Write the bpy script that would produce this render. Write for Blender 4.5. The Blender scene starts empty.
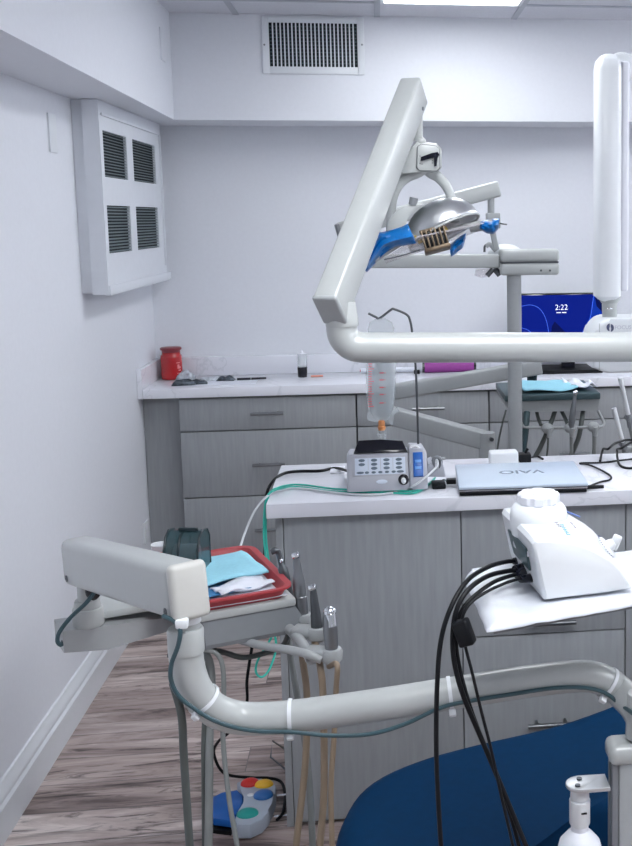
import bpy, bmesh, math, random
from mathutils import Vector as V, Matrix, noise
random.seed(7)
PI = math.pi
S = bpy.context.scene
COL = S.collection

# ------------------------------------------------------------------ camera frame
PPX, PPY, F, CH = 526.0, 370.0, 1098.0, 1.6          # principal point, focal length in px, eye height
dv = V((378-PPX, 218-PPY, F)).normalized()
vv = V((580-PPX, 8250-PPY, F)); vv = (vv - dv*vv.dot(dv)).normalized()
xv = vv.cross(dv)
def ray(px, py):
    c = V((px-PPX, py-PPY, F))
    return V((xv.dot(c), dv.dot(c), -vv.dot(c)))
EYE = V((0, 0, CH))
def P(px, py, y):  r = ray(px, py); return EYE + r*(y/r.y)
def Z(px, py, z):  r = ray(px, py); return EYE + r*((z-CH)/r.z)
def X(px, py, x):  r = ray(px, py); return EYE + r*(x/r.x)

# ------------------------------------------------------------------ materials
def mat(name, col, rough=0.5, metal=0.0, **k):
    m = bpy.data.materials.new(name); m.use_nodes = True
    nt = m.node_tree; b = nt.nodes['Principled BSDF']
    b.inputs['Base Color'].default_value = (*col, 1)
    b.inputs['Roughness'].default_value = rough
    b.inputs['Metallic'].default_value = metal
    if 'alpha' in k: b.inputs['Alpha'].default_value = k['alpha']
    if 'trans' in k: b.inputs['Transmission Weight'].default_value = k['trans']
    if 'spec' in k: b.inputs['Specular IOR Level'].default_value = k['spec']
    if 'coat' in k: b.inputs['Coat Weight'].default_value = k['coat']; b.inputs['Coat Roughness'].default_value = .15
    if 'emit' in k:
        b.inputs['Emission Color'].default_value = (*k.get('ecol', col), 1); b.inputs['Emission Strength'].default_value = k['emit']
    v = k.get('var', 0.06); sc = k.get('scale', 30)
    if v:
        tc = nt.nodes.new('ShaderNodeTexCoord'); mp = nt.nodes.new('ShaderNodeMapping')
        mp.inputs['Scale'].default_value = k.get('stretch', (1, 1, 1))
        nz = nt.nodes.new('ShaderNodeTexNoise'); nz.inputs['Scale'].default_value = sc; nz.inputs['Detail'].default_value = 5
        rp = nt.nodes.new('ShaderNodeValToRGB')
        rp.color_ramp.elements[0].position = .3; rp.color_ramp.elements[1].position = .7
        rp.color_ramp.elements[0].color = (*[max(0, c*(1-v)) for c in col], 1)
        rp.color_ramp.elements[1].color = (*[min(1, c*(1+v)) for c in col], 1)
        nt.links.new(tc.outputs['Object'], mp.inputs['Vector']); nt.links.new(mp.outputs['Vector'], nz.inputs['Vector'])
        nt.links.new(nz.outputs['Fac'], rp.inputs['Fac']); nt.links.new(rp.outputs['Color'], b.inputs['Base Color'])
        if k.get('bump'):
            bp = nt.nodes.new('ShaderNodeBump'); bp.inputs['Strength'].default_value = k['bump']; bp.inputs['Distance'].default_value = k.get('bdist', .002)
            nt.links.new(nz.outputs['Fac'], bp.inputs['Height']); nt.links.new(bp.outputs['Normal'], b.inputs['Normal'])
    return m
def srgb(r, g, b):
    f = lambda c: (c/255/12.92 if c/255 <= .04045 else ((c/255+.055)/1.055)**2.4)
    return (f(r), f(g), f(b))

M = {}
M['wall'] = mat('wall_paint', srgb(223, 226, 233), .75, var=.012, scale=60, bump=.08)
M['soffit'] = mat('soffit_paint', srgb(223, 226, 233), .75, var=.012, scale=60, bump=.08)
M['ceil'] = mat('ceiling_tile', srgb(212, 214, 222), .9, var=.05, scale=180, bump=.2)
M['trim'] = mat('white_trim', srgb(222, 226, 231), .4, var=.01)
M['tbar'] = mat('grid_bar', srgb(175, 180, 190), .5, var=.02)
M['panel'] = mat('painted_wood', srgb(216, 220, 227), .5, var=.015)
M['louver'] = mat('louver_grey', srgb(122, 134, 140), .5, var=.03)
M['void'] = mat('shaded_void', (.006, .012, .016), .8, var=0)  # near-black colour standing in for the shade inside openings
M['cab'] = mat('grey_woodgrain', srgb(151, 155, 159), .5, var=.07, scale=14, stretch=(6, 6, .5), bump=.05)
M['cabbody'] = mat('cabinet_carcass', srgb(122, 126, 130), .6, var=.08, scale=14, stretch=(6, 6, .5))
M['quartz'] = mat('white_quartz', srgb(226, 228, 236), .22, var=.015, scale=5)
M['steel'] = mat('brushed_steel', (.26, .275, .29), .32, 1.0, var=.05)
M['chrome'] = mat('chrome', (.72, .74, .77), .12, 1.0, var=0)
M['satin'] = mat('satin_metal', (.60, .62, .64), .42, .85, var=.03)
M['darksteel'] = mat('dark_steel', (.12, .13, .14), .35, .9, var=.05)
M['unit'] = mat('unit_enamel', srgb(172, 176, 176), .32, var=.012, scale=80, coat=.25)
M['unitshade'] = mat('unit_grey_plastic', srgb(158, 162, 164), .42, var=.02, scale=80)
M['cream'] = mat('cream_cap', srgb(190, 190, 186), .45, var=.03, scale=40)
M['unitdark'] = mat('unit_dark_grey', srgb(118, 122, 127), .5, var=.03)
M['white'] = mat('white_plastic', srgb(222, 226, 230), .3, var=.008, coat=.2)
M['whitematte'] = mat('white_matte', srgb(226, 228, 236), .6, var=.015)
M['black'] = mat('black_rubber', (.004, .005, .007), .45, var=.1, spec=.25)
M['blackgloss'] = mat('black_gloss', (.006, .007, .014), .12, var=0)
M['teal_cord'] = mat('teal_cord', srgb(52, 78, 86), .4, var=.05)
M['green_tube'] = mat('green_tube', srgb(40, 178, 160), .35, var=.05)
M['white_tube'] = mat('white_tube', srgb(205, 210, 214), .35, var=.03)
M['hose_grey'] = mat('hose_grey', srgb(122, 126, 126), .5, var=.05)
M['hose_dark'] = mat('hose_dark', srgb(78, 84, 83), .5, var=.05)
M['hose_tan'] = mat('hose_tan', srgb(132, 116, 98), .45, var=.06)
M['tray_red'] = mat('red_tray', srgb(172, 62, 68), .45, var=.05)
M['bib'] = mat('blue_paper', srgb(150, 208, 226), .85, var=.04, scale=120, bump=.15)
M['bib_dark'] = mat('blue_pouch', srgb(48, 118, 168), .5, var=.08)
M['paper'] = mat('white_paper', srgb(220, 224, 234), .85, var=.02, bump=.1)
M['smoke'] = mat('smoked_plastic', srgb(46, 74, 80), .12, var=0, alpha=.8)
M['smoke_edge'] = mat('smoked_edge', srgb(22, 38, 44), .2, var=0)
M['navy'] = mat('navy_vinyl', srgb(6, 46, 80), .6, spec=.04, var=.06, scale=60, bump=.06)
M['silver'] = mat('reflector_silver', (.66, .68, .70), .33, 1.0, var=.05, scale=40)
M['bronze'] = mat('bronze_fins', srgb(104, 90, 74), .45, .6, var=.2, scale=120)
M['gold'] = mat('gold_foil', srgb(196, 170, 96), .4, .5, var=.15)
M['film'] = mat('blue_film', srgb(0, 100, 172), .28, var=.15, scale=40, bump=.2)
M['shield'] = mat('clear_shield', srgb(226, 220, 226), .1, var=0, alpha=.32)
M['red_wax'] = mat('red_jar', srgb(176, 16, 24), .2, var=.12, scale=8, coat=.5)
M['red_lid'] = mat('red_lid', srgb(126, 40, 50), .3, var=.08)
M['label_pink'] = mat('pink_print', srgb(226, 130, 130), .6, var=0)
M['purple'] = mat('purple_roll', srgb(142, 58, 140), .6, var=.08)
M['orange'] = mat('orange_plastic', srgb(226, 150, 90), .4, var=.05, alpha=.9)
M['peach'] = mat('peach_stick', srgb(226, 150, 130), .5, var=.05)
M['bag'] = mat('clear_bag', srgb(214, 222, 226), .12, var=0, alpha=.34)
M['bagfluid'] = mat('bag_fluid', srgb(150, 160, 168), .2, var=0, alpha=.4)
M['redprint'] = mat('red_print', srgb(205, 70, 82), .6, var=0)
M['motor'] = mat('silver_grey_plastic', srgb(178, 181, 190), .35, var=.015, coat=.2)
M['keypad'] = mat('keypad_pale', srgb(208, 218, 232), .4, var=.01)
M['button'] = mat('button_grey', srgb(96, 112, 128), .4, var=.05)
M['bluepump'] = mat('blue_pump', srgb(34, 100, 186), .3, var=.06)
M['bluepump_light'] = mat('blue_pump_rib', srgb(96, 156, 222), .3, var=.03)
M['laptop'] = mat('silver_blue_lid', srgb(196, 210, 226), .28, .05, var=.01)
M['logo'] = mat('logo_grey', srgb(142, 156, 176), .2, .5, var=0)
M['pedal_blue'] = mat('pedal_blue', srgb(0, 92, 176), .4, var=.06)
M['pedal_grey'] = mat('pedal_grey', srgb(168, 178, 192), .4, var=.03)
M['btn_red'] = mat('button_red', srgb(214, 40, 36), .35, var=.03)
M['btn_yellow'] = mat('button_yellow', srgb(238, 186, 50), .35, var=.03)
M['btn_blue'] = mat('button_blue', srgb(36, 96, 160), .35, var=.03)
M['btn_teal'] = mat('button_teal', srgb(30, 158, 150), .35, var=.03)
M['screen'] = mat('screen_blue', srgb(2, 10, 60), .5, spec=.1, var=0, emit=.55, ecol=srgb(0, 30, 150))
M['screen_l'] = mat('screen_light_blue', srgb(2, 16, 80), .5, spec=.1, var=0, emit=.6, ecol=srgb(6, 56, 176))
M['screen_d'] = mat('screen_deep_blue', srgb(2, 6, 40), .5, spec=.1, var=0, emit=.45, ecol=srgb(0, 14, 96))
M['screen_line'] = mat('screen_line', srgb(60, 100, 220), .3, var=0, emit=.6, ecol=srgb(70, 110, 220))
M['screen_w'] = mat('screen_white', (.9, .92, 1), .3, var=0, emit=.8, ecol=(.85, .9, 1))
M['foil'] = mat('foil_pack', srgb(190, 196, 204), .35, .3, var=.3, scale=70, bump=.5)
M['foil_dark'] = mat('dark_pack', srgb(74, 82, 90), .3, .3, var=.75, scale=55)
M['logo_navy'] = mat('logo_navy', srgb(82, 88, 118), .4, var=0)
M['print_blue'] = mat('print_blue', srgb(110, 176, 206), .5, var=0)
M['print_grey'] = mat('print_grey', srgb(140, 130, 142), .5, var=0)
M['print_pale'] = mat('print_pale', srgb(186, 188, 200), .5, var=0)
M['deco_blue'] = mat('deco_blue', srgb(90, 120, 190), .4, var=0)
M['darkteal'] = mat('dark_teal_plastic', srgb(56, 78, 84), .4, var=.05)
M['lamp_on'] = mat('light_diffuser', (1, 1, 1), .5, var=0, emit=14.2, ecol=(.95, .975, 1.0))
M['lamp_dim'] = mat('dimmed_light_diffuser', (1, 1, 1), .5, var=0, emit=7.0, ecol=(.95, .975, 1.0))  # emission turned down so the soffit next to it does not blow out
M['poly'] = mat('wrap_film', srgb(206, 210, 218), .36, var=.02, bump=.8, scale=14, bdist=.006)

def quartz_veins(m):
    nt = m.node_tree; b = nt.nodes['Principled BSDF']
    tc = nt.nodes.new('ShaderNodeTexCoord'); nz = nt.nodes.new('ShaderNodeTexNoise')
    nz.inputs['Scale'].default_value = 2.2; nz.inputs['Detail'].default_value = 8; nz.inputs['Distortion'].default_value = 1.2
    ab = nt.nodes.new('ShaderNodeMath'); ab.operation = 'SUBTRACT'; ab.inputs[1].default_value = .5
    a2 = nt.nodes.new('ShaderNodeMath'); a2.operation = 'ABSOLUTE'
    rp = nt.nodes.new('ShaderNodeValToRGB')
    rp.color_ramp.elements[0].position = 0; rp.color_ramp.elements[0].color = (*srgb(214, 217, 225), 1)
    rp.color_ramp.elements[1].position = .012; rp.color_ramp.elements[1].color = (*srgb(228, 230, 238), 1)
    L = nt.links
    L.new(tc.outputs['Object'], nz.inputs['Vector']); L.new(nz.outputs['Fac'], ab.inputs[0]); L.new(ab.outputs[0], a2.inputs[0])
    L.new(a2.outputs[0], rp.inputs['Fac']); L.new(rp.outputs['Color'], b.inputs['Base Color'])
quartz_veins(M['quartz'])

def floor_mat():
    m = bpy.data.materials.new('laminate_planks'); m.use_nodes = True
    nt = m.node_tree; L = nt.links; b = nt.nodes['Principled BSDF']; b.inputs['Roughness'].default_value = .45
    tc = nt.nodes.new('ShaderNodeTexCoord')
    br = nt.nodes.new('ShaderNodeTexBrick'); br.offset = .37; br.squash = 1
    br.inputs['Scale'].default_value = 1; br.inputs['Brick Width'].default_value = 1.15; br.inputs['Row Height'].default_value = .155
    br.inputs['Mortar Size'].default_value = .0016; br.inputs['Mortar Smooth'].default_value = .2
    br.inputs['Color1'].default_value = (0, 0, 0, 1); br.inputs['Color2'].default_value = (1, 1, 1, 1); br.inputs['Mortar'].default_value = (.5, .5, .5, 1)
    L.new(tc.outputs['Object'], br.inputs['Vector'])
    # shift the grain per plank
    cmb = nt.nodes.new('ShaderNodeVectorMath'); cmb.operation = 'MULTIPLY_ADD'
    cmb.inputs[1].default_value = (7.3, 3.1, 5.0); L.new(br.outputs['Color'], cmb.inputs[0]); L.new(tc.outputs['Object'], cmb.inputs[2])
    def streak(scale, sx, sy, det, dist):
        mp = nt.nodes.new('ShaderNodeMapping'); mp.inputs['Scale'].default_value = (sx, sy, 1)
        nz = nt.nodes.new('ShaderNodeTexNoise'); nz.inputs['Scale'].default_value = scale; nz.inputs['Detail'].default_value = det
        nz.inputs['Roughness'].default_value = .65; nz.inputs['Distortion'].default_value = dist
        L.new(cmb.outputs[0], mp.inputs['Vector']); L.new(mp.outputs['Vector'], nz.inputs['Vector']); return nz
    n1 = streak(1.0, 1.2, 8, 8, 1.2); n2 = streak(1.0, 3.6, 22, 10, 1.8)
    r1 = nt.nodes.new('ShaderNodeValToRGB'); e = r1.color_ramp.elements
    e[0].position = .34; e[0].color = (*srgb(106, 90, 88), 1); e[1].position = .63; e[1].color = (*srgb(238, 226, 220), 1)
    q = e.new(.47); q.color = (*srgb(188, 170, 164), 1); q = e.new(.58); q.color = (*srgb(214, 199, 193), 1)
    L.new(n1.outputs['Fac'], r1.inputs['Fac'])
    r2 = nt.nodes.new('ShaderNodeValToRGB'); e = r2.color_ramp.elements
    e[0].position = .34; e[0].color = (.16, .135, .135, 1); e[1].position = .465; e[1].color = (1, 1, 1, 1)
    L.new(n2.outputs['Fac'], r2.inputs['Fac'])
    mx = nt.nodes.new('ShaderNodeMix'); mx.data_type = 'RGBA'; mx.blend_type = 'MULTIPLY'; mx.inputs['Factor'].default_value = .95
    L.new(r1.outputs['Color'], mx.inputs['A']); L.new(r2.outputs['Color'], mx.inputs['B'])
    r3 = nt.nodes.new('ShaderNodeValToRGB'); e = r3.color_ramp.elements
    e[0].position = .0; e[0].color = (.62, .60, .61, 1); e[1].position = 1; e[1].color = (1, 1, 1, 1)
    L.new(br.outputs['Color'], r3.inputs['Fac'])
    m2 = nt.nodes.new('ShaderNodeMix'); m2.data_type = 'RGBA'; m2.blend_type = 'MULTIPLY'; m2.inputs['Factor'].default_value = 1
    L.new(mx.outputs['Result'], m2.inputs['A']); L.new(r3.outputs['Color'], m2.inputs['B'])
    m3 = nt.nodes.new('ShaderNodeMix'); m3.data_type = 'RGBA'; m3.inputs['B'].default_value = (.16, .14, .14, 1)
    L.new(m2.outputs['Result'], m3.inputs['A']); L.new(br.outputs['Fac'], m3.inputs['Factor'])
    L.new(m3.outputs['Result'], b.inputs['Base Color'])
    return m
M['floor'] = floor_mat()

# ------------------------------------------------------------------ mesh helpers
def box(bm, c, s, bev=0.0, rot=None, seg=2):
    """c centre, s full size, rot = Matrix 3x3 whose columns are the box axes"""
    c = V(c); n0 = len(bm.verts); vs = []
    for sx in (-1, 1):
        for sy in (-1, 1):
            for sz in (-1, 1):
                p = V((sx*s[0]/2, sy*s[1]/2, sz*s[2]/2))
                if rot: p = rot @ p
                vs.append(bm.verts.new(c+p))
    fs = [bm.faces.new([vs[i] for i in q]) for q in ((0, 1, 3, 2), (4, 6, 7, 5), (0, 4, 5, 1), (2, 3, 7, 6), (0, 2, 6, 4), (1, 5, 7, 3))]
    if bev:
        es = list({e for f in fs for e in f.edges})
        bmesh.ops.bevel(bm, geom=es, offset=bev, segments=seg, profile=.5, affect='EDGES', clamp_overlap=True)
def bb(bm, x0, x1, y0, y1, z0, z1, bev=0.0, seg=2):
    box(bm, ((x0+x1)/2, (y0+y1)/2, (z0+z1)/2), (abs(x1-x0), abs(y1-y0), abs(z1-z0)), bev, None, seg)
def axes(a, up=(0, 0, 1)):
    """columns: a (long), side, up'"""
    a = V(a).normalized(); u = V(up); s = u.cross(a)
    if s.length < 1e-5: s = V((1, 0, 0))
    s.normalize(); u = a.cross(s)
    return Matrix((a, s, u)).transposed()
def bar(bm, p0, p1, w, h, bev=0.0, up=(0, 0, 1), seg=3):
    p0, p1 = V(p0), V(p1)
    box(bm, (p0+p1)/2, ((p1-p0).length, w, h), bev, axes(p1-p0, up), seg)
def crom(pts, n=8):
    pts = [V(p) for p in pts]
    if len(pts) < 3: return pts
    Q = [2*pts[0]-pts[1]] + pts + [2*pts[-1]-pts[-2]]; out = []
    for i in range(1, len(Q)-2):
        a, b, c, d = Q[i-1:i+3]
        for k in range(n):
            t = k/n
            out.append(.5*((2*b)+(c-a)*t+(2*a-5*b+4*c-d)*t*t+(3*b-a-3*c+d)*t**3))
    out.append(pts[-1]); return out
def tube(bm, pts, r, seg=10, smooth=True, n=8, caps=True, close=False):
    pts = crom(pts, n) if smooth else [V(p) for p in pts]
    N = len(pts); rs = r if isinstance(r, (list, tuple)) else None
    t0 = (pts[1]-pts[0]).normalized(); ref = V((0, 0, 1)) if abs(t0.z) < .9 else V((1, 0, 0))
    nrm = (ref - t0*ref.dot(t0)).normalized(); rings = []
    for i, p in enumerate(pts):
        t = (pts[min(i+1, N-1)]-pts[max(i-1, 0)])
        if t.length < 1e-9: t = t0.copy()
        t.normalize(); nrm = nrm - t*nrm.dot(t)
        if nrm.length < 1e-6: nrm = t.orthogonal()
        nrm.normalize(); b = t.cross(nrm)
        if rs:
            f = i/(N-1)*(len(rs)-1); k = min(int(f), len(rs)-2); rr = rs[k]+(rs[k+1]-rs[k])*(f-k)
        else: rr = r
        rings.append([bm.verts.new(p+nrm*(rr*math.cos(2*PI*j/seg))+b*(rr*math.sin(2*PI*j/seg))) for j in range(seg)])
    for a, b in zip(rings, rings[1:]):
        for j in range(seg): bm.faces.new((a[j], a[(j+1) % seg], b[(j+1) % seg], b[j]))
    if caps:
        bm.faces.new(rings[0][::-1]); bm.faces.new(rings[-1])
def cyl(bm, p0, p1, r0, r1=None, seg=20, bev=0):
    r1 = r0 if r1 is None else r1
    d = V(p1)-V(p0); L = d.length
    prof = [(r0, 0), (r1, L)] if not bev else [(r0-bev, 0), (r0-bev*.3, bev*.3), (r0, bev), (r1, L-bev), (r1-bev*.3, L-bev*.3), (r1-bev, L)]
    lathe(bm, prof, p0, d, seg)
def lathe(bm, prof, o, axis=(0, 0, 1), seg=24, cap=True):
    o = V(o); a = V(axis).normalized(); u = a.orthogonal().normalized(); w = a.cross(u); rings = []
    for r, h in prof:
        r = max(r, 1e-5)
        rings.append([bm.verts.new(o+a*h+u*(r*math.cos(2*PI*j/seg))+w*(r*math.sin(2*PI*j/seg))) for j in range(seg)])
    for x, y in zip(rings, rings[1:]):
        for j in range(seg): bm.faces.new((x[j], x[(j+1) % seg], y[(j+1) % seg], y[j]))
    if cap:
        bm.faces.new(rings[0][::-1]); bm.faces.new(rings[-1])
def prism(bm, poly, ext, bev=0.0, seg=2):
    poly = [V(p) for p in poly]; ext = V(ext)
    a = [bm.verts.new(p) for p in poly]; b = [bm.verts.new(p+ext) for p in poly]; n = len(a)
    fs = [bm.faces.new(a[::-1]), bm.faces.new(b)]
    rim = list(fs[0].edges)+list(fs[1].edges)
    for i in range(n): fs.append(bm.faces.new((a[i], a[(i+1) % n], b[(i+1) % n], b[i])))
    if bev: bmesh.ops.bevel(bm, geom=rim, offset=bev, segments=seg, profile=.5, affect='EDGES', clamp_overlap=True)
def grid(bm, fn, nu, nv):
    g = [[bm.verts.new(fn(i/nu, j/nv)) for j in range(nv+1)] for i in range(nu+1)]
    for i in range(nu):
        for j in range(nv): bm.faces.new((g[i][j], g[i+1][j], g[i+1][j+1], g[i][j+1]))
def loft(bm, rings, caps=True):
    R = [[bm.verts.new(p) for p in r] for r in rings]; n = len(R[0])
    for a, b in zip(R, R[1:]):
        for j in range(n): bm.faces.new((a[j], a[(j+1) % n], b[(j+1) % n], b[j]))
    if caps: bm.faces.new(R[0][::-1]); bm.faces.new(R[-1])
def blob(bm, c, r, sub=2, rot=None, fn=None):
    ret = bmesh.ops.create_icosphere(bm, subdivisions=sub, radius=1)
    for v in ret['verts']:
        p = V((v.co.x*r[0], v.co.y*r[1], v.co.z*r[2]))
        if fn: p = fn(p)
        if rot: p = rot @ p
        v.co = p+V(c)
def worldloc(o):
    l = V((0, 0, 0))
    while o: l = l+o.location; o = o.parent
    return l
def obj(name, bm, m, parent=None, solid=0, angle=38, flat=False):
    me = bpy.data.meshes.new(name)
    bmesh.ops.recalc_face_normals(bm, faces=bm.faces)
    if parent:
        off = worldloc(parent)
        for v in bm.verts: v.co -= off
    bm.to_mesh(me); bm.free()
    me.materials.append(M[m] if isinstance(m, str) else m)
    if not flat:
        for p in me.polygons: p.use_smooth = True
        me.set_sharp_from_angle(angle=math.radians(angle))
    o = bpy.data.objects.new(name, me); COL.objects.link(o)
    if parent: o.parent = parent
    if solid:
        md = o.modifiers.new('thickness', 'SOLIDIFY'); md.thickness = solid; md.offset = 0
    return o
def mk(name, m, parent, fn, *a, **k):
    """one-shot: new bmesh, call fn(bm,*a), link"""
    ok = {q: k.pop(q) for q in ('solid', 'angle', 'flat') if q in k}
    bm = bmesh.new(); fn(bm, *a, **k); return obj(name, bm, m, parent, **ok)
def thing(name, label, cat, loc=(0, 0, 0), group=None):
    o = bpy.data.objects.new(name, None); COL.objects.link(o); o.location = loc; o.empty_display_size = .05
    o['label'] = label; o['category'] = cat
    if group: o['group'] = group
    return o
def tag(o, label, cat, group=None):
    o['label'] = label; o['category'] = cat
    if group: o['group'] = group
    # give a single-mesh thing an origin at the middle of its base
    me = o.data; n = len(me.vertices)
    xs = [v.co.x for v in me.vertices]; ys = [v.co.y for v in me.vertices]; zs = [v.co.z for v in me.vertices]
    c = V(((min(xs)+max(xs))/2, (min(ys)+max(ys))/2, min(zs)))
    for v in me.vertices: v.co -= c
    o.location = c
    return o
def struct(o): o['kind'] = 'structure'; return o
def text(name, s, m, parent, origin, right, up, size, depth=.0006, align='CENTER', bold=0.0):
    cu = bpy.data.curves.new(name, 'FONT'); cu.body = s; cu.size = size; cu.align_x = align; cu.align_y = 'CENTER'
    cu.extrude = depth; cu.offset = bold; cu.resolution_u = 3
    t = bpy.data.objects.new(name, cu); COL.objects.link(t)
    bpy.context.view_layer.update()
    me = bpy.data.meshes.new_from_object(t.evaluated_get(bpy.context.evaluated_depsgraph_get()))
    bpy.data.objects.remove(t)
    r = V(right).normalized(); u = V(up); u = (u-r*u.dot(r)).normalized(); n = r.cross(u)
    off = worldloc(parent) if parent else V()
    for v in me.vertices: v.co = V(origin)+r*v.co.x+u*v.co.y+n*v.co.z-off
    me.materials.clear(); me.materials.append(M[m])
    o = bpy.data.objects.new(name, me); COL.objects.link(o)
    if parent: o.parent = parent
    return o

# ------------------------------------------------------------------ room
XL, XR, YF, YB, ZC = -1.015, 2.3, -2.2, 5.0, 2.42
YS, XS, ZS = 4.70, -.80, 2.00         # soffit faces and underside
struct(mk('floor', 'floor', None, bb, -1.25, XR+.1, YF-.1, YB+.1, -.1, 0))
struct(mk('ceiling', 'ceil', None, bb, -1.25, XR+.1, YF-.1, YB+.1, ZC, ZC+.1))
def xw(y): return -1.056+.0132*y            # the left wall is a little out of square
def xs_(y): return -.780-.0136*(y-2.517)     # so is its soffit
struct(mk('wall_left', 'wall', None, prism, [(xw(YF), YF, 0), (xw(YB), YB, 0), (-1.25, YB, 0), (-1.25, YF, 0)], (0, 0, ZC)))
struct(mk('wall_back', 'wall', None, bb, -1.25, XR, YB, YB+.1, 0, ZC))
struct(mk('wall_right', 'wall', None, bb, XR, XR+.1, YF-.1, YB+.1, 0, ZC))
struct(mk('wall_front', 'wall', None, bb, -1.25, XR, YF-.1, YF, 0, ZC))
struct(mk('wall_left_soffit', 'soffit', None, prism, [(-1.2, YF, ZS), (xs_(YF), YF, ZS), (xs_(YB), YB, ZS), (-1.2, YB, ZS)], (0, 0, ZC-ZS)))
struct(mk('wall_back_soffit', 'soffit', None, bb, XS-.01, XR, YS, YB, ZS, ZC))
bm = bmesh.new()
bprof = [(0, 0), (.018, 0), (.018, .090), (.011, .097), (.011, .107), (.017, .112), (.016, .121), (.009, .131), (.006, .146), (0, .148)]
loft(bm, [[V((xw(y)+a, y, b)) for a, b in bprof] for y in (YF, 4.698)])
struct(obj('baseboard_left', bm, 'trim'))
T = .5647
gx = [-.548+T*i for i in range(0, 6)]; gy = [4.40-T*i for i in range(0, 12)]
bm = bmesh.new()
for x in gx: bb(bm, x-.012, x+.012, YF, YS, ZC-.004, ZC)
for y in gy: bb(bm, XS, XR, y-.012, y+.012, ZC-.0045, ZC)
struct(obj('trim_1', bm, 'tbar'))
def ceiling_light(i, j, label, group=None, glow='lamp_on'):
    x0, x1 = gx[i]+.012, gx[i+1]-.012; y1, y0 = gy[j]-.012, gy[j+2]+.012
    t = thing('ceiling_light', label, 'ceiling light', ((x0+x1)/2, (y0+y1)/2, ZC-.012), group)
    bm = bmesh.new()
    bb(bm, x0, x0+.014, y0, y1, ZC-.010, ZC); bb(bm, x1-.014, x1, y0, y1, ZC-.010, ZC)
    bb(bm, x0, x1, y0, y0+.014, ZC-.010, ZC); bb(bm, x0, x1, y1-.014, y1, ZC-.010, ZC)
    obj('frame', bm, 'trim', t)
    mk('diffuser', glow, t, bb, x0+.013, x1-.013, y0+.013, y1-.013, ZC-.006, ZC)
ceiling_light(1, 0, 'bright recessed ceiling light panel nearest the back wall, cut by the top edge', glow='lamp_dim')
for i, j in ((1, 5), (4, 1), (4, 6)):
    ceiling_light(i, j, 'recessed ceiling light panel elsewhere in the room, out of the picture', 'other ceiling light panels')

# air vent on the soffit
a, b = P(261, 16, YS), P(365, 75, YS); ga, gb = P(268.5, 22.5, YS), P(358, 67.5, YS)
t = thing('air_vent', 'white framed air vent with a dark grille on the soffit', 'air vent', ((a.x+b.x)/2, YS, b.z))
bm = bmesh.new()
y0, y1 = YS-.008, YS
bb(bm, a.x, ga.x, y0, y1, b.z, a.z, .002); bb(bm, gb.x, b.x, y0, y1, b.z, a.z, .002)
bb(bm, ga.x, gb.x, y0, y1, ga.z, a.z, .002); bb(bm, ga.x, gb.x, y0, y1, b.z, gb.z, .002)
obj('frame', bm, 'trim', t)
mk('duct_opening', 'void', t, bb, ga.x, gb.x, YS-.0012, YS-.0002, gb.z, ga.z)  # flat dark sheet, the duct's inner shade put into its colour
bm = bmesh.new()
n = 23
for i in range(1, n):
    x = ga.x+(gb.x-ga.x)*i/n; bb(bm, x-.0026, x+.0026, y0+.001, y1-.002, gb.z, ga.z)
obj('vertical_vanes', bm, 'trim', t)
bm = bmesh.new()
for i in range(1, 12):
    z = gb.z+(ga.z-gb.z)*i/12; bb(bm, ga.x, gb.x, y0+.004, y1-.001, z-.0014, z+.0014)
obj('horizontal_vanes', bm, 'darkteal', t)
for px in (264.5, 362): cyl_p = P(px, 45, YS); mk('screw', 'steel', t, cyl, (cyl_p.x, YS-.0092, cyl_p.z), (cyl_p.x, YS-.007, cyl_p.z), .004, seg=10)

# grille cabinet on the left wall
def bbw(bm, d0, d1, y0, y1, z0, z1, bev=0.0):   # box following the left wall, d = distance from it
    prism(bm, [(xw(y0)+d0, y0, z0), (xw(y0)+d1, y0, z0), (xw(y1)+d1, y1, z0), (xw(y1)+d0, y1, z0)], (0, 0, z1-z0), bev)
def XW(px, py, d):
    r = ray(px, py); return EYE + r*((-1.056+d)/(r.x-.0132*r.y))
DF, DM = .0895, .036; yn, yf = 3.895, 4.885; zb, zt = 1.347, 1.998
t = thing('wall_grille_cabinet', 'white wooden wall cabinet with four louvred openings under the soffit', 'wall cabinet', (xw(yn), yn, zb))
mk('back_frame', 'panel', t, bbw, 0.001, DM, yn+.010, yf, zb+.004, zt, .002)
ya0, ya1 = XW(103.8, 155, DF).y, XW(127, 155, DF).y; ya0 = max(ya0, yn+.02)
yb0, yb1 = XW(133.2, 160, DF).y, XW(155.3, 160, DF).y
zt0, zt1 = XW(115, 178.2, DF).z, XW(115, 133.8, DF).z; zl0, zl1 = XW(119, 252.5, DF).z, XW(119, 205.8, DF).z
ycols = [(ya0, ya1), (yb0, yb1)]; zrows = [(zt0, zt1), (zl0, zl1)]
bm = bmesh.new(); DB = DF-.013
bbw(bm, DM+.0005, DB, yn, yf, zb, zt)
ys = [yn, ya0, ya1, yb0, yb1, yf]; zs = [zb, zl0, zl1, zt0, zt1, zt]
for i in (0, 2, 4): bbw(bm, DB, DF, ys[i], ys[i+1], zb, zt)
for (q0, q1) in ycols:
    for i in (0, 2, 4): bbw(bm, DB, DF, q0, q1, zs[i], zs[i+1])
obj('front_board', bm, 'panel', t, flat=True)
RW = Matrix.Rotation(-.0132, 3, 'Z')
for (q0, q1) in ycols:
    for (w0, w1) in zrows:
        qm = (q0+q1)/2
        l = mk('louver', 'louver', t, lambda bm: [box(bm, (xw(qm)+DF-.0065, qm, w0+(w1-w0)*(i+.5)/15), (.009, q1-q0, .0018), 0, RW @ Matrix.Rotation(math.radians(24), 3, 'Y')) for i in range(15)])
        mk('opening', 'void', l, bbw, DB+.0005, DB+.002, q0, q1, w0, w1)  # dark backing sheet, shade of the recess put into its colour
tz = XW(112, 119.5, DF).z
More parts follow.
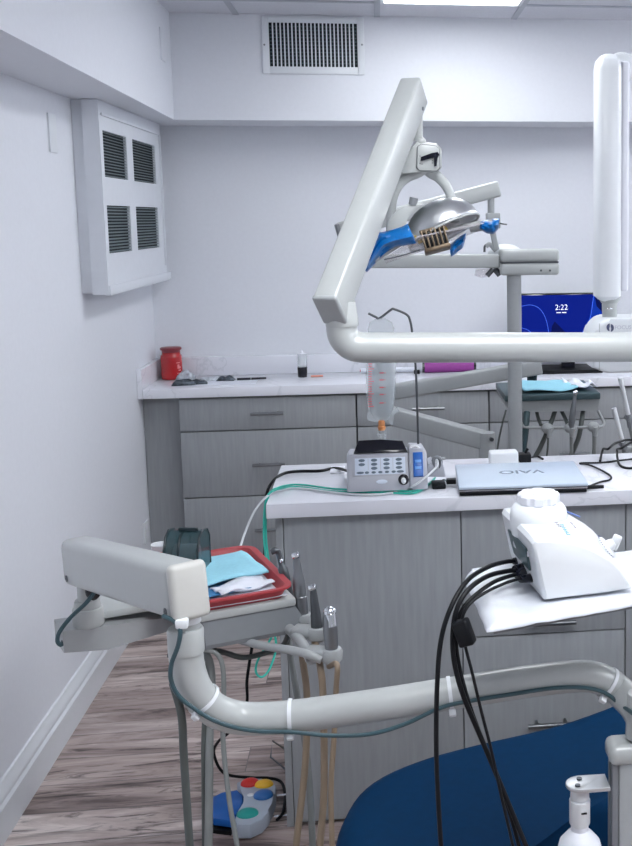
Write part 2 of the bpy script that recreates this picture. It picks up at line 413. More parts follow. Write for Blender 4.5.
mk('moulding', 'panel', t, lambda bm: (bbw(bm, DF, DF+.006, ya0-.02, yf-.03, tz, tz+.010, .002), bbw(bm, DF, DF+.006, yf-.042, yf-.030, zb+.06, tz+.010, .002)))
mk('side_stile', 'panel', t, bbw, 0.001, DF-.008, yf+.0005, yf+.035, zb+.05, zt-.02, .002)
mk('bottom_ledge', 'panel', t, bbw, DF-.012, DF+.006, yn+.004, yf+.05, zb-.004, zb+.03, .002)

# wall plates
a = XW(51, 133, 0)
tag(mk('wall_plate', 'trim', None, bbw, 0, .006, a.y-.035, a.y+.04, a.z-.06, a.z+.06, .002), 'blank white wall plate high on the left wall', 'wall plate')
a = X(164, 45, XS)
tag(mk('cover_plate', 'soffit', None, prism, [(xs_(a.y-.05)-.001, a.y-.05, a.z-.06), (xs_(a.y-.05)+.005, a.y-.05, a.z-.06), (xs_(a.y+.04)+.005, a.y+.04, a.z-.06), (xs_(a.y+.04)-.001, a.y+.04, a.z-.06)], (0, 0, .12), .001), 'faint white cover plate on the left soffit near the corner', 'wall plate')
a = XW(149.6, 526, .003); yy = min(a.y, 4.62)
t = thing('wall_outlet', 'white wall outlet low on the left wall beside the back cabinet', 'outlet', (xw(yy), yy, a.z-.05))
mk('cover', 'trim', t, bbw, 0, .008, yy-.045, yy+.035, a.z-.045, a.z+.04, .002)
for dz in (-.028, .008): mk('socket', 'whitematte', t, bbw, .007, .0095, yy-.022, yy+.012, a.z+dz, a.z+dz+.022, .001)

# ------------------------------------------------------------------ back counter
def handle(parent, xc, y, z, L=.135):
    """straight bar pull on two posts, y = face of the front"""
    h = mk('handle', 'steel', parent, lambda bm: (cyl(bm, (xc-L/2, y-.03, z), (xc+L/2, y-.03, z), .0066, seg=12),
        cyl(bm, (xc-L*.3, y-.03, z), (xc-L*.3, y, z), .0045, seg=10), cyl(bm, (xc+L*.3, y-.03, z), (xc+L*.3, y, z), .0045, seg=10)))
    return h
YD = 4.634
def drawer_cabinet(x0, x1, label, group='drawer cabinets along the back wall', splits=(.862, .7236, .441, .12), hz=(.797, .579, .297), hx=None):
    t = thing('drawer_cabinet', label, 'cabinet', ((x0+x1)/2, 4.8, 0), group)
    mk('body', 'cabbody', t, lambda bm: (bb(bm, x0, x1, YD+.019, YB-.004, .10, .868), bb(bm, x0, x1, YD+.08, YB-.004, 0, .10)))
    for i in range(3):
        d = mk('drawer', 'cab', t, bb, x0+.002, x1-.002, YD, YD+.018, splits[i+1]+.0025, splits[i]-.0025, .0012)
        handle(d, hx if hx is not None else (x0+x1)/2, YD, hz[i])
tag(mk('filler_panel', 'cab', None, prism, [(xw(4.70)+.002, 4.70, 0), (-.841, 4.70, 0), (-.841, 4.72, 0), (xw(4.72)+.002, 4.72, 0)], (0, 0, .868)), 'dark grey woodgrain filler panel between the left wall and the back drawers', 'filler panel')
drawer_cabinet(-.838, -.112, 'grey woodgrain drawer cabinet at the left end of the back counter', hx=-.479)
drawer_cabinet(-.109, .452, 'grey woodgrain drawer cabinet behind the hanging fluid bag', hx=.192)
drawer_cabinet(.455, 1.18, 'grey woodgrain drawer cabinet behind the far delivery tray', hx=.82)
drawer_cabinet(1.183, 2.2, 'grey woodgrain drawer cabinet past the right edge of the picture')
t = thing('back_worktop', 'long white quartz worktop with a low splashback against the back wall', 'worktop', (.6, 4.8, .87))
mk('slab', 'quartz', t, prism, [(xw(4.614)+.022, 4.614, .87), (2.28, 4.614, .87), (2.28, YB-.001, .87), (xw(YB)+.022, YB-.001, .87)], (0, 0, .04), .002)
mk('splashback', 'quartz', t, bb, xw(4.978)+.022, 2.28, 4.978, YB-.001, .9102, .995, .002)
mk('side_splash', 'quartz', t, bbw, .001, .021, 4.611, YB-.001, .87, .992, .002)

# ------------------------------------------------------------------ things on the back counter
CT = .9105
def jar():
    o = Z(172.3, 378.8, CT); k = 4.86/1098
    t = thing('candle_jar', 'red glass jar with a dark red lid in the corner of the back counter', 'jar', (o.x, o.y, CT))
    R = 10.3*k
    mk('body', 'red_wax', t, lathe, [(R*.9, 0), (R*.99, .003), (R, .008), (R, .097), (R*.97, .104), (R*.87, .109), (R*.84, .112), (R*.84, .118)], o, (0, 0, 1), 32)
    mk('lid', 'red_lid', t, lathe, [(R*.84, .118), (R*.86, .128), (R*.99, .1285), (R*.99, .136), (R*.9, .139), (R*.4, .141)], o, (0, 0, 1), 32)
    # faded print wrapped on the right of the jar
    bm = bmesh.new()
    for (u0, u1, z0, z1) in ((-.95, -.55, .072, .076), (-.85, -.62, .058, .066), (-.85, -.45, .048, .058), (-.75, -.45, .038, .044), (-.9, -.5, .026, .030)):
        prev = None
        for i in range(7):
            a = u0+(u1-u0)*i/6
            pr = [V((o.x+math.cos(a)*(R+.0006), o.y+math.sin(a)*(R+.0006), CT+z)) for z in (z0, z1)]
            vs = [bm.verts.new(p) for p in pr]
            if prev: bm.faces.new((prev[0], vs[0], vs[1], prev[1]))
            prev = vs
    obj('print', bm, 'label_pink', t)
jar()
# foil packets and strips beside the jar
def packet(px, py, w, d, h, rz, m, label, tilt=0, zoff=0):
    o = Z(px, py, CT)
    R = Matrix.Rotation(rz, 3, 'Z') @ Matrix.Rotation(tilt, 3, 'Y')
    def f(bm):
        def q(u, v):
            e = 1-max(abs(2*u-1), abs(2*v-1))**4
            return o+R @ V(((u-.5)*w, (v-.5)*d, 0))+V((0, 0, zoff+.001+h*e*max(.15, .7+.5*noise.noise(V((u*3+px, v*3+py, 0))))))
        grid(bm, q, 10, 8)
        g2 = [v for v in bm.verts]
    ob = mk('foil_packet', m, None, f, solid=.0012, angle=60)
    return tag(ob, label, 'packet', 'foil packets on the back counter')
packet(184, 385, .10, .045, .028, .2, 'foil_dark', 'dark crumpled foil packet nearest the front edge of the back counter')
packet(186, 379.5, .075, .05, .046, -.2, 'foil', 'crumpled silver packet right beside the red jar')
packet(199, 384, .07, .045, .022, .1, 'foil_dark', 'dark packet in front of the silver packets')
packet(210, 380.5, .10, .045, .020, .15, 'foil', 'flat silver packet in the middle of the clutter')
packet(226, 380.5, .075, .045, .022, -.1, 'foil_dark', 'dark packet at the right end of the clutter')
o = Z(222, 384, CT); mk_p = mk('paper_sheet', 'paper', None, bb, o.x-.12, o.x+.14, o.y-.02, o.y+.11, CT-.0003, CT+.0008)
tag(mk_p, 'white sheet of paper lying under the packets on the back counter', 'paper')
o = Z(252, 380, CT)
tag(mk('black_pen', 'blackgloss', None, lambda bm: (cyl(bm, (o.x-.062, o.y-.006, CT+.006), (o.x-.005, o.y, CT+.006), .0055, seg=10), cyl(bm, (o.x-.003, o.y, CT+.006), (o.x+.06, o.y+.006, CT+.006), .0055, .004, seg=10))),
    'black pen lying on the white sheet of the back counter', 'pen')
o = Z(302.6, 377, CT); t = thing('pump_bottle', 'small clear bottle with a black lower half on the back counter', 'bottle', (o.x, o.y, CT))
mk('black_base', 'blackgloss', t, lathe, [(.019, 0), (.0205, .003), (.0205, .015), (.0215, .043), (.0215, .045)], o, (0, 0, 1), 24)
mk('clear_top', 'bag', t, lathe, [(.0215, .045), (.022, .05), (.022, .098), (.018, .103)], o, (0, 0, 1), 24)
mk('nozzle', 'whitematte', t, lathe, [(.018, .103), (.006, .106), (.005, .112), (.002, .118)], o, (0, 0, 1), 16)
o = Z(317, 377, CT)
tag(mk('wax_stick', 'peach', None, cyl, (o.x-.026, o.y, CT+.004), (o.x+.026, o.y+.004, CT+.004), .004, seg=10), 'short peach coloured stick to the right of the small bottle', 'stick')
p0, p1 = Z(361, 371.5, CT), Z(421, 370.5, CT)
t = thing('paper_roll', 'thin white roll with a red dot lying behind the fluid bag', 'roll', ((p0.x+p1.x)/2, p0.y, CT))
mk('roll', 'paper', t, cyl, (p0.x, 4.93, CT+.012), (p1.x, 4.93, CT+.012), .011, seg=14)
mk('end_cap', 'redprint', t, cyl, (p0.x-.003, 4.93, CT+.012), (p0.x+.004, 4.93, CT+.012), .0055, seg=10)
tag(mk('clear_rod', 'whitematte', None, cyl, (p0.x+.1, 4.955, CT+.010), (p1.x, 4.955, CT+.010), .009, seg=12), 'pale rod lying behind the thin white roll against the splashback', 'rod')
q0, q1 = Z(424, 369, CT), Z(474.5, 367, CT); yq = 4.90
t = thing('purple_roll', 'purple roll with black ends on the back counter', 'roll', ((q0.x+q1.x)/2, yq, CT))
q0, q1 = P(424, 367, yq), P(474, 366, yq)
mk('roll', 'purple', t, cyl, (q0.x, yq, CT+.025), (q1.x, yq, CT+.025), .025, seg=20)
for x, s in ((q0.x, -1), (q1.x, 1)): mk('end_cap', 'blackgloss', t, cyl, (x-.002*s, yq, CT+.025), (x+.008*s, yq, CT+.025), .0258, seg=20)
o = Z(418, 372, CT)
tag(mk('tape_dispenser', 'black', None, bb, o.x-.02, o.x+.006, 4.86, 4.88, CT, CT+.018, .003), 'tiny black clip beside the left end of the purple roll', 'clip')
# monitor
ym = 4.80
tl, tr = P(518, 295, ym), P(604, 289.5, ym)
zt = tl.z+.005; xl = tl.x; W = P(609, 292, ym).x-xl; Hh = .25
th = math.radians(3); ux = V((math.cos(th), 0, math.sin(th)*0)); t = thing('monitor', 'black computer monitor with a blue lock screen on the back counter', 'monitor', (xl+W/2, ym, CT))
zbm = zt-Hh
mk('housing', 'blackgloss', t, bb, xl, xl+W, ym, ym+.03, zbm, zt, .004)
scr = mk('screen', 'screen', t, bb, xl+.008, xl+W-.008, ym-.0015, ym+.001, zbm+.018, zt-.008)
def scrpoly(name, m, pts, dy):
    bm = bmesh.new(); prism(bm, [(xl+u*W, ym-dy, zbm+v*Hh) for u, v in pts], (0, .0006, 0)); return obj(name, bm, m, scr)
def arc(cx, cy, r, a0, a1, n=16): return [(cx+r*math.cos(a0+(a1-a0)*i/n), cy+r*1.5*math.sin(a0+(a1-a0)*i/n)) for i in range(n+1)]
scrpoly('wave', 'screen_l', [(.62, .09), (.70, .30), (.78, .55), (.83, .96), (.985, .96), (.985, .62), (.90, .42), (.84, .09)], .0022)
scrpoly('wave', 'screen_d', [(.84, .96), (.86, .76), (.92, .66), (.985, .72), (.985, .96)], .0028)
scrpoly('wave', 'screen_d', [(.34, .09), (.37, .42), (.40, .5), (.52, .30), (.60, .09)], .0022)
def sline(pts): 
    bm = bmesh.new(); tube(bm, [(xl+u*W, ym-.0024, zbm+v*Hh) for u, v in pts], .0011, 5); obj('wave_line', bm, 'screen_line', scr)
sline([(.03, .78), (.14, .80), (.24, .72), (.31, .5), (.35, .09)]); sline([(.03, .40), (.10, .36), (.17, .25), (.2, .09)]); sline([(.63, .09), (.71, .3), (.79, .55), (.83, .96)])
tx = P(561.5, 307.5, ym-.003)
text('clock_digits', '2:22', 'screen_w', scr, tx, (1, 0, 0), (0, 0, 1), .034, bold=-.0006)
bm = bmesh.new()
for i in range(9):
    if i not in (4,): bb(bm, tx.x-.022+i*.005, tx.x-.0185+i*.005, ym-.003, ym-.002, tx.z-.0245, tx.z-.0205)
obj('date_line', bm, 'screen_w', scr)
mk('stand_neck', 'blackgloss', t, bb, xl+.20, xl+.26, ym+.03, ym+.055, CT+.005, zbm+.10, .003)
f0, f1, f2, f3 = Z(538.5, 374.5, CT), Z(600, 371, CT), Z(597, 363.5, CT), Z(545, 363.5, CT)
mk('stand_foot', 'black', t, prism, [(f0.x, f0.y, CT), (f1.x, f0.y, CT), (f1.x-.01, 4.955, CT), (f0.x+.02, 4.955, CT)], (0, 0, .016), .002)
o = Z(618, 367, CT); t = thing('keyboard', 'dark keyboard at the right end of the visible back counter', 'keyboard', (o.x+.15, 4.9, CT))
mk('base', 'darkteal', t, bb, o.x-.05, o.x+.36, 4.86, 4.96, CT, CT+.014, .003)
mk('keys', 'black', t, lambda bm: [bb(bm, o.x-.03+.03*i, o.x-.006+.03*i, 4.868+.022*j, 4.886+.022*j, CT+.013, CT+.018, .001) for i in range(12) for j in range(4)])

# ------------------------------------------------------------------ island
IZ = .89; IY0, IY1 = 2.743, 3.19; IP = 2.78
def island_unit(x0, x1, label, kind):
    t = thing('island_cabinet', label, 'cabinet', ((x0+x1)/2, 2.98, 0), 'island cabinets')
    mk('body', 'cabbody', t, bb, x0+.001, x1-.001, IP+.019, 3.17, 0, .852)
    if kind == 'door':
        mk('front_panel', 'cab', t, bb, x0+.0015, x1-.0015, IP, IP+.018, .012, .846, .001)
    else:
        zs = (.846, .4965, .012)
        for i, hz in enumerate((.535, .25)):
            d = mk('drawer', 'cab', t, bb, x0+.0015, x1-.0015, IP, IP+.018, zs[i+1]+.002, zs[i]-.002, .001)
            handle(d, .429, IP, hz, .13)
    return t
t = island_unit(-.26, .1945, 'plain grey woodgrain island cabinet nearest the foot pedal', 'door')
mk('end_panel', 'cab', t, bb, -.279, -.2605, IP, 3.17, 0, .852, .001)
island_unit(.1945, .634, 'grey woodgrain island drawer cabinet below the laptop, with two bar handles', 'drawer')
island_unit(.634, 1.15, 'grey woodgrain island cabinet at the right edge of the picture', 'door')
tag(mk('island_worktop', 'quartz', None, bb, -.297, 1.17, IY0, IY1, .853, IZ, .002), 'white quartz worktop on the grey island, carrying the laptop', 'worktop')
IT = IZ+.0005
# flush outlet cover
o = Z(337.5, 470.5, IT); t = thing('counter_outlet', 'white flush outlet cover on the island worktop behind the black cord', 'outlet', (o.x, o.y, IT))
mk('cover', 'whitematte', t, bb, o.x-.02, o.x+.02, o.y-.035, o.y+.045, IT, IT+.003, .001)
for d in (-.015, .02): mk('socket', 'trim', t, bb, o.x-.009, o.x+.009, o.y+d-.009, o.y+d+.012, IT+.0025, IT+.0042, .0008)

# implant motor
m0 = Z(348, 496, IT); m1 = Z(429, 491, IT)
x0, x1 = -.097, .112; yb = 2.805
t = thing('surgical_motor', 'silver grey surgical motor console with a keypad and dark display on the island', 'medical device', ((x0+x1)/2, 2.9, IT)); motor = t
zk = IT+.008
def prof(x, ins=0, up=0): return [V((x, yb+ins, zk)), V((x, yb+.003+ins, zk+.022)), V((x, yb+.036+ins, zk+.082+up)), V((x, yb+.044, zk+.089-ins+up)), V((x, yb+.08, zk+.090-ins+up)), V((x, yb+.19, zk+.074-ins+up)), V((x, yb+.205-ins, zk+.062+up)), V((x, yb+.205-ins, zk))]
mk('housing', 'motor', t, loft, [prof(x0, .006), prof(x0+.006), prof(x1-.050), prof(x1-.048, .004)])
mk('pump_housing', 'motor', t, lambda bm: loft(bm, [prof(x1-.047, .004, .012), prof(x1-.043, 0, .012), prof(x1-.010, 0, .010), prof(x1, .006, 0)]))
mk('foot', 'black', t, lambda bm: [bb(bm, xx-.012, xx+.012, yy-.012, yy+.012, IT, zk+.002, .002) for xx in (x0+.03, x1-.03) for yy in (yb+.03, yb+.18)])
# slanted front frame: s along face 0..1 from bottom to top
fb = V((0, yb+.003, zk+.022)); ft = V((0, yb+.036, zk+.082)); fn = V((0, -(ft-fb).z, (ft-fb).y)).normalized()
def face(x, s, d=0): return V((x, 0, 0))+fb+(ft-fb)*s+fn*d
def fpanel(bm, xa, xb_, s0, s1, d0, d1, bev=.0006):
    prism(bm, [face(xa, s0, d0), face(xb_, s0, d0), face(xb_, s1, d0), face(xa, s1, d0)], fn*(d1-d0), bev)
xk0, xk1 = x0+.021, x0+.152
mk('keypad_surround', 'motor', t, fpanel, xk0-.006, xk1+.006, .26, .99, -.001, .0018, .001)
kp = mk('keypad', 'keypad', t, fpanel, xk0, xk1, .30, .96, .0015, .003)
for c, n in enumerate((2, 3, 3, 3)):
    for r in range(n):
        ctr = face(xk0+.018+c*.032, .87-.16*r, .003)
        bm = bmesh.new(); blob(bm, ctr, (.0085, .0042, .0014), 2, axes((1, 0, 0), fn)); obj('button', bm, 'button', kp)
for i in range(7):
    ctr = face(xk0+.014+i*.0172, .39, .003); w = .010 if i in (0, 6) else .0058
    bm = bmesh.new(); blob(bm, ctr, (w, .0034, .0014), 2, axes((1, 0, 0), fn)); obj('button', bm, 'button', kp)
for i in range(1, 4): mk('divider', 'motor', kp, fpanel, xk0+.002+.032*i, xk0+.002+.032*i+.0012, .48, .94, .0028, .0034, 0)
ctr = face(x0+.094-.004-.005, .02, .001)
bm = bmesh.new(); blob(bm, face(x0+.090, .02, .001), (.015, .006, .002), 2, axes((1, 0, 0), fn)); obj('badge', bm, 'keypad', t)
so = face(x0+.146, .07, 0)
mk('socket_ring', 'blackgloss', t, lathe, [(.014, -.002), (.014, .004), (.011, .006), (.007, .005)], so, fn, 20)
mk('plug', 'white', t, lathe, [(.006, .002), (.0065, .014), (.005, .024), (.0035, .03)], so, fn+V((0, -.4, -.5)), 14)
# display visor
d0, d1, d2, d3 = P(353.5, 453.5, 2.852), P(407.5, 452, 2.852), P(402.5, 440.5, 2.875), P(358.5, 440.5, 2.875)
mk('display', 'blackgloss', t, prism, [d0, d1, (d1+d2)/2+V((0, -.004, .001)), d2, (d2+d3)/2+V((0, 0, .003)), d3, (d0+d3)/2+V((0, -.004, .001))], (0, .022, -.006), .002)
# blue pump cassette
pb = mk('pump_cassette', 'bluepump', t, fpanel, x1-.037, x1-.011, .15, 1.12, -.004, .008, .003)
for s in (.42, .68): mk('rib', 'bluepump_light', pb, fpanel, x1-.032, x1-.016, s, s+.12, .006, .0105, .001)
mk('lever', 'white', t, tube, [face(x1-.043, 1.2, -.004), face(x1-.040, 1.36, -.004), face(x1-.028, 1.40, -.004), face(x1-.014, 1.2, -.006)], .004, 8)
# IV pole
pole = [(418.6, 452), (417, 400), (415.5, 364), (412.5, 335), (410.2, 321), (406.5, 314.5), (394.5, 309.3), (391, 309.8), (379.5, 318.3), (376, 317.2), (368.3, 313.2)]
mk('bag_pole', 'darksteel', t, tube, [P(a, b, 2.94) for a, b in pole], .0032, 10, True, 5)
# fluid bag
yb_ = 2.94
tb = thing('fluid_bag', 'clear plastic fluid bag with red scale hanging from the motor console pole', 'bag', P(381, 430, yb_))
outl = [(318.5, 5, 380.5), (322, 11, 380.8), (329, 13.2, 381), (336, 12.4, 381), (342, 12.6, 381), (350, 13.6, 381), (360, 14.6, 381), (372, 15, 381), (385, 14.8, 381), (396, 14.4, 381), (404, 13.4, 381), (411, 12.2, 381), (416, 9.8, 381.3), (420, 5.4, 381.5)]
k = yb_/1098
def ringpx(cy, hw, cx, dth, n=20):
    c = P(cx, cy, yb_); return [c+V((hw*k*math.cos(2*PI*i/n), dth*math.sin(2*PI*i/n), 0)) for i in range(n)]
def dep(cy): return .003 if cy < 340 else .003+.017*math.sin(min(1, (cy-338)/45)*PI/2)*(1 if cy < 405 else max(.2, 1-(cy-405)/16))
bagb = mk('bag', 'bag', tb, loft, [ringpx(cy, hw, cx, dep(cy)) for cy, hw, cx in outl])
mk('fluid', 'bagfluid', tb, loft, [ringpx(cy, hw, 383, d) for cy, hw, d in ((362, 7, .003), (372, 10.5, .008), (388, 12, .012), (402, 11.5, .012), (411, 9, .009), (416, 4, .004))])
bm = bmesh.new()
for i in range(26):
    cy = 344+i*2.5; w = 5.5 if i % 5 == 0 else 3.4
    hw = 13.0 if cy < 350 else 13.6; c = P(381-hw+1.0, cy, yb_-dep(cy)*.78-.0015)
    bb(bm, c.x, c.x+w*k, c.y-.0003, c.y+.0003, c.z-.0011, c.z+.0011)
for i, cy in enumerate((373, 380, 387.5, 394.5, 403)):
    c = P(379.5, cy, yb_-.0222); bb(bm, c.x, c.x+4.2*k, c.y-.0003, c.y+.0003, c.z-.0014, c.z+.0014)
    bb(bm, c.x+5*k, c.x+6*k, c.y-.0003, c.y+.0003, c.z-.0008, c.z+.0008)
obj('scale_marks', bm, 'redprint', bagb)
mk('flap', 'bag', tb, lambda bm: (prism(bm, [P(a, b, yb_-.004) for a, b in ((367, 413.5), (371, 410), (386, 421), (383, 424), (367.5, 420))], (0, .0012, 0)), prism(bm, [P(a, b, yb_+.002) for a, b in ((385, 421), (393, 409), (397, 407), (399, 411), (394, 415), (392.6, 427), (389, 421))], (0, .0012, 0))))
c = P(381.5, 420, yb_); mk('port', 'orange', tb, lathe, [(.008, 0), (.0095, .004), (.0085, .016), (.0105, .018), (.0105, .024), (.006, .03)], c, (0, 0, -1), 14)
c = P(381.8, 430, yb_); mk('drip_chamber', 'bag', tb, lathe, [(.0105, 0), (.0115, .004), (.0105, .008), (.0125, .010), (.0125, .016), (.008, .026)], c, (0, 0, -1), 14)
# motor handpiece rest
h0 = Z(437, 490, IT)
t = thing('handpiece_rest', 'small grey handpiece rest between the motor console and the laptop', 'holder', (h0.x, 2.86, IT))
mk('foot', 'black', t, bb, h0.x-.012, h0.x+.024, 2.83, 2.88, IT, IT+.014, .003)
mk('cradle', 'motor', t, lambda bm: prism(bm, [P(a, b, 2.84) for a, b in ((426.5, 477), (428, 464), (432, 462), (434, 470), (440, 470), (441.5, 461), (444, 468), (446, 477.5))], (0, .055, .004), .003))
mk('clip', 'unitdark', t, tube, [P(433, 470, 2.85), P(433.5, 460, 2.85), P(437, 457.5, 2.85), P(440.5, 460, 2.85), P(441, 469, 2.85)], .005, 8)
# handpiece cord (white), irrigation tubing (green), power cord (black)
def zp(px, py, dz=.004): q = Z(px, py, IT); return V((q.x, q.y, IT+dz))
pl = so+V((0, -.03, -.012))
cordw = [P(436.5, 459, 2.845), P(437, 466, 2.835), P(426, 477, 2.80), P(413, 486, 2.785)] + [zp(404, 491.6), zp(385, 495.4), zp(360, 496.4), zp(330, 493.5), zp(300, 490), zp(280, 491.5), P(268, 495.5, 2.80), P(256, 509, 2.78), P(246, 530, 2.74), P(238, 554, 2.66)]
mk('handpiece_cord', 'white_tube', motor, tube, cordw, .0031, 8)
green = [zp(434, 481, .003), zp(425, 489, .003), zp(412, 494.5, .003), zp(385, 493.5, .003), zp(355, 493.2, .003), zp(330, 492, .003), zp(305, 488.5, .003), zp(290, 488, .003), P(277, 489.5, 2.825), P(268, 495, 2.80), P(264.5, 510, 2.78), P(264, 540, 2.72), P(267.5, 570, 2.62)]
green += [P(270, 600, 2.55), P(274, 630, 2.5), P(276, 648, 2.48), P(270, 668, 2.45), P(262, 677, 2.42), P(256, 672, 2.42), P(258, 660, 2.42), P(270, 640, 2.4), P(276, 625, 2.4)]
tag(mk('irrigation_tube', 'green_tube', None, tube, green, .0026, 8), 'thin green irrigation tube trailing across the island and over its left end', 'tube')
g2 = [V((p.x+.004, p.y+.012, p.z+.003)) for p in green[:13]]
tag(mk('irrigation_tube', 'green_tube', None, tube, g2, .0026, 8), 'second green tube running along the first and ending at the red tray', 'tube')
blk = [V((x0+.002, yb+.15, zk+.02)), zp(336, 469.5), zp(320, 472.2), zp(300, 472.6), zp(285, 474.5), P(274, 480, 3.02), P(267, 493, 3.0), P(265, 520, 2.98), P(264.5, 555, 2.95), P(262, 590, 2.93), P(256, 625, 2.92), P(251.5, 650, 2.92), P(247, 680, 2.92), P(246, 706, 2.93), P(231, 730, 2.96), P(218, 742, 3.0), P(214, 754, 3.02), P(224, 773, 3.02)]
blk += [Z(249, 777.5, .02), Z(268, 778, .02), Z(281, 782, .012), Z(285, 795, .008), Z(283, 812, .008), Z(277, 820, .01)]
tag(mk('pedal_cord', 'black', None, tube, blk, .0042, 8), 'black cord from the motor console down to the foot pedal on the floor', 'cord')

# laptop
L0, L1, L2, L3 = [Z(a, b, IZ+.024) for a, b in ((458.5, 488), (588.5, 484), (577.5, 460), (465.5, 462.5))]
uL = (L1-L0).normalized(); wL = V((-uL.y, uL.x, 0)); LW = (L1-L0).length; LD = .262
rotL = Matrix((uL, wL, V((0, 0, 1)))).transposed(); cL = L0+uL*LW/2+wL*LD/2; cL.z = 0
t = thing('laptop', 'closed pale silver laptop lying on the island worktop', 'laptop', (cL.x, cL.y, IT)); laptop = t
mk('base', 'black', t, box, (cL.x, cL.y, IT+.006), (LW-.006, LD-.006, .010), .003, rotL)
mk('side_band', 'chrome', t, box, (cL.x, cL.y, IT+.0135), (LW-.004, LD-.004, .005), .001, rotL)
mk('lid', 'laptop', t, box, (cL.x, cL.y, IT+.0215), (LW, LD, .010), .004, rotL, 3)
mk('hinge_gap', 'blackgloss', t, box, (cL.x, cL.y, IT+.0165), (LW-.003, LD-.003, .0018), 0, rotL)
lg = Z(521, 471.5, IZ+.0275)
text('logo', 'VAIO', 'logo', t, V((lg.x, lg.y, IT+.0264)), -uL, -wL, .052, .0004, bold=.0008)
pw = [L1+wL*.03+V((0, 0, -.016)), zp(600, 483.5), zp(609, 481.5), zp(611, 478), zp(604, 473), zp(590, 466.5), zp(580, 464.5), zp(600, 464), zp(618, 462), zp(640, 459.5)]
mk('laptop_cord', 'black', laptop, lambda bm: (tube(bm, pw, .0028, 8), cyl(bm, pw[0], pw[0]+uL*.045, .0058, .0045, 10)))
loop = [zp(600, 462.5), zp(603, 456, .02), P(608, 449, 3.06), P(616, 443, 3.08), P(632, 440, 3.1), P(660, 446, 3.08), zp(655, 466), zp(634, 469.5), zp(620, 466.5), zp(617, 457, .02), P(622, 448, 3.06), P(634, 441, 3.1), P(650, 436, 3.1)]
tag(mk('coiled_cable', 'black', None, tube, loop, .0036, 8), 'loose coil of black cable at the right edge of the island', 'cable')
# power adapters behind the laptop
a0 = P(489.5, 462, 3.10); a1 = P(518, 452, 3.10)
tag(mk('power_adapter', 'white', None, bb, a0.x, a1.x, 3.085, 3.135, IT, P(503, 451.5, 3.10).z, .006, 3), 'white power adapter standing behind the laptop on the island', 'adapter')
a0 = P(518.5, 460, 3.11); a1 = P(531, 453, 3.11)
t = thing('black_plug', 'black plug with a short cord beside the white adapter', 'plug', ((a0.x+a1.x)/2, 3.12, IT))
mk('body', 'black', t, bb, a0.x+.002, a1.x, 3.10, 3.135, IT, P(524, 453.5, 3.11).z, .004)
mk('prong', 'black', t, cyl, P(525, 453, 3.115), P(528, 448.5, 3.115), .004, seg=8)
mk('cord', 'black', t, tube, [V((a1.x-.002, 3.118, IT+.012)), zp(538, 458), zp(543, 460, .003)], .003, 8)
a0 = Z(449, 474, IT)
t = thing('usb_dongle', 'small black dongle plugged into the left side of the laptop', 'dongle', (a0.x+.012, a0.y, IT))
da = L0+wL*.12-uL*.002; da.z = IT+.013
mk('body', 'black', t, bar, da-uL*.026, da, .02, .014, .002)
mk('cord', 'darkteal', t, tube, [da-uL*.026, zp(444, 481), zp(438, 484)], .002, 6)

# ------------------------------------------------------------------ foot pedal and wire rack
pz = .045
t = thing('foot_pedal', 'grey foot control with a blue pedal and coloured buttons on the floor', 'foot pedal', Z(248, 805, 0))
top = [(237, 782), (247, 777.5), (262, 778), (272, 780.5), (276, 786), (275.5, 794), (270, 803), (269, 811), (262, 819), (250, 824.5), (237, 824.5), (234.5, 819), (238, 811), (243, 803), (246, 797), (241, 791)]
pp = [Z(a, b, pz) for a, b in top]; pp = [V((q.x, q.y, .004)) for q in pp]
mk('housing', 'pedal_grey', t, prism, pp, (0, 0, pz-.004), .005)
bp_ = [Z(a, b, .04) for a, b in ((211.5, 797), (222, 792), (237, 789.5), (243, 795), (243, 803), (237, 812), (232.5, 820.5), (213, 818), (210.5, 808))]
mk('pedal', 'pedal_blue', t, prism, [V((q.x, q.y, .018)) for q in bp_], (0, 0, .022), .004)
mk('pedal_base', 'black', t, prism, [V((q.x-.004, q.y-.006, .0)) for q in bp_], (0, 0, .012), .002)
for nm, m, a, b, rx, ry in (('red_button', 'btn_red', 250, 783.5, .026, .022), ('yellow_button', 'btn_yellow', 264, 784.8, .026, .020), ('blue_button', 'btn_blue', 263.5, 795.5, .027, .026), ('teal_button', 'btn_teal', 247.5, 814, .029, .024)):
    c = Z(a, b, pz); mk(nm, m, t, blob, (c.x, c.y, pz), (rx, ry, .014), 3)
c = Z(250.5, 795, pz); mk('indicator', 'white', t, blob, (c.x, c.y, pz), (.010, .008, .004), 2)
t = thing('wire_rack', 'thin chrome wire rack on the island end beside the foot pedal', 'wire rack', (-.28, 2.9, .02))
xe = -.281
hp = [Z(272.6, 740.6, .2), Z(270.6, 756, .17)]
yr = 2.95
mk('hoop', 'steel', t, tube, [P(291, 753, yr), P(272.6, 741, yr), P(270.6, 757, yr), P(291, 774, yr)], .0028, 8, False)
mk('rod', 'chrome', t, cyl, P(277, 795.5, 2.90), P(292.2, 794, 2.90), .0035, seg=8)
mk('rod', 'chrome', t, cyl, P(274, 816.5, 2.84), P(292.6, 814.5, 2.84), .0035, seg=8)

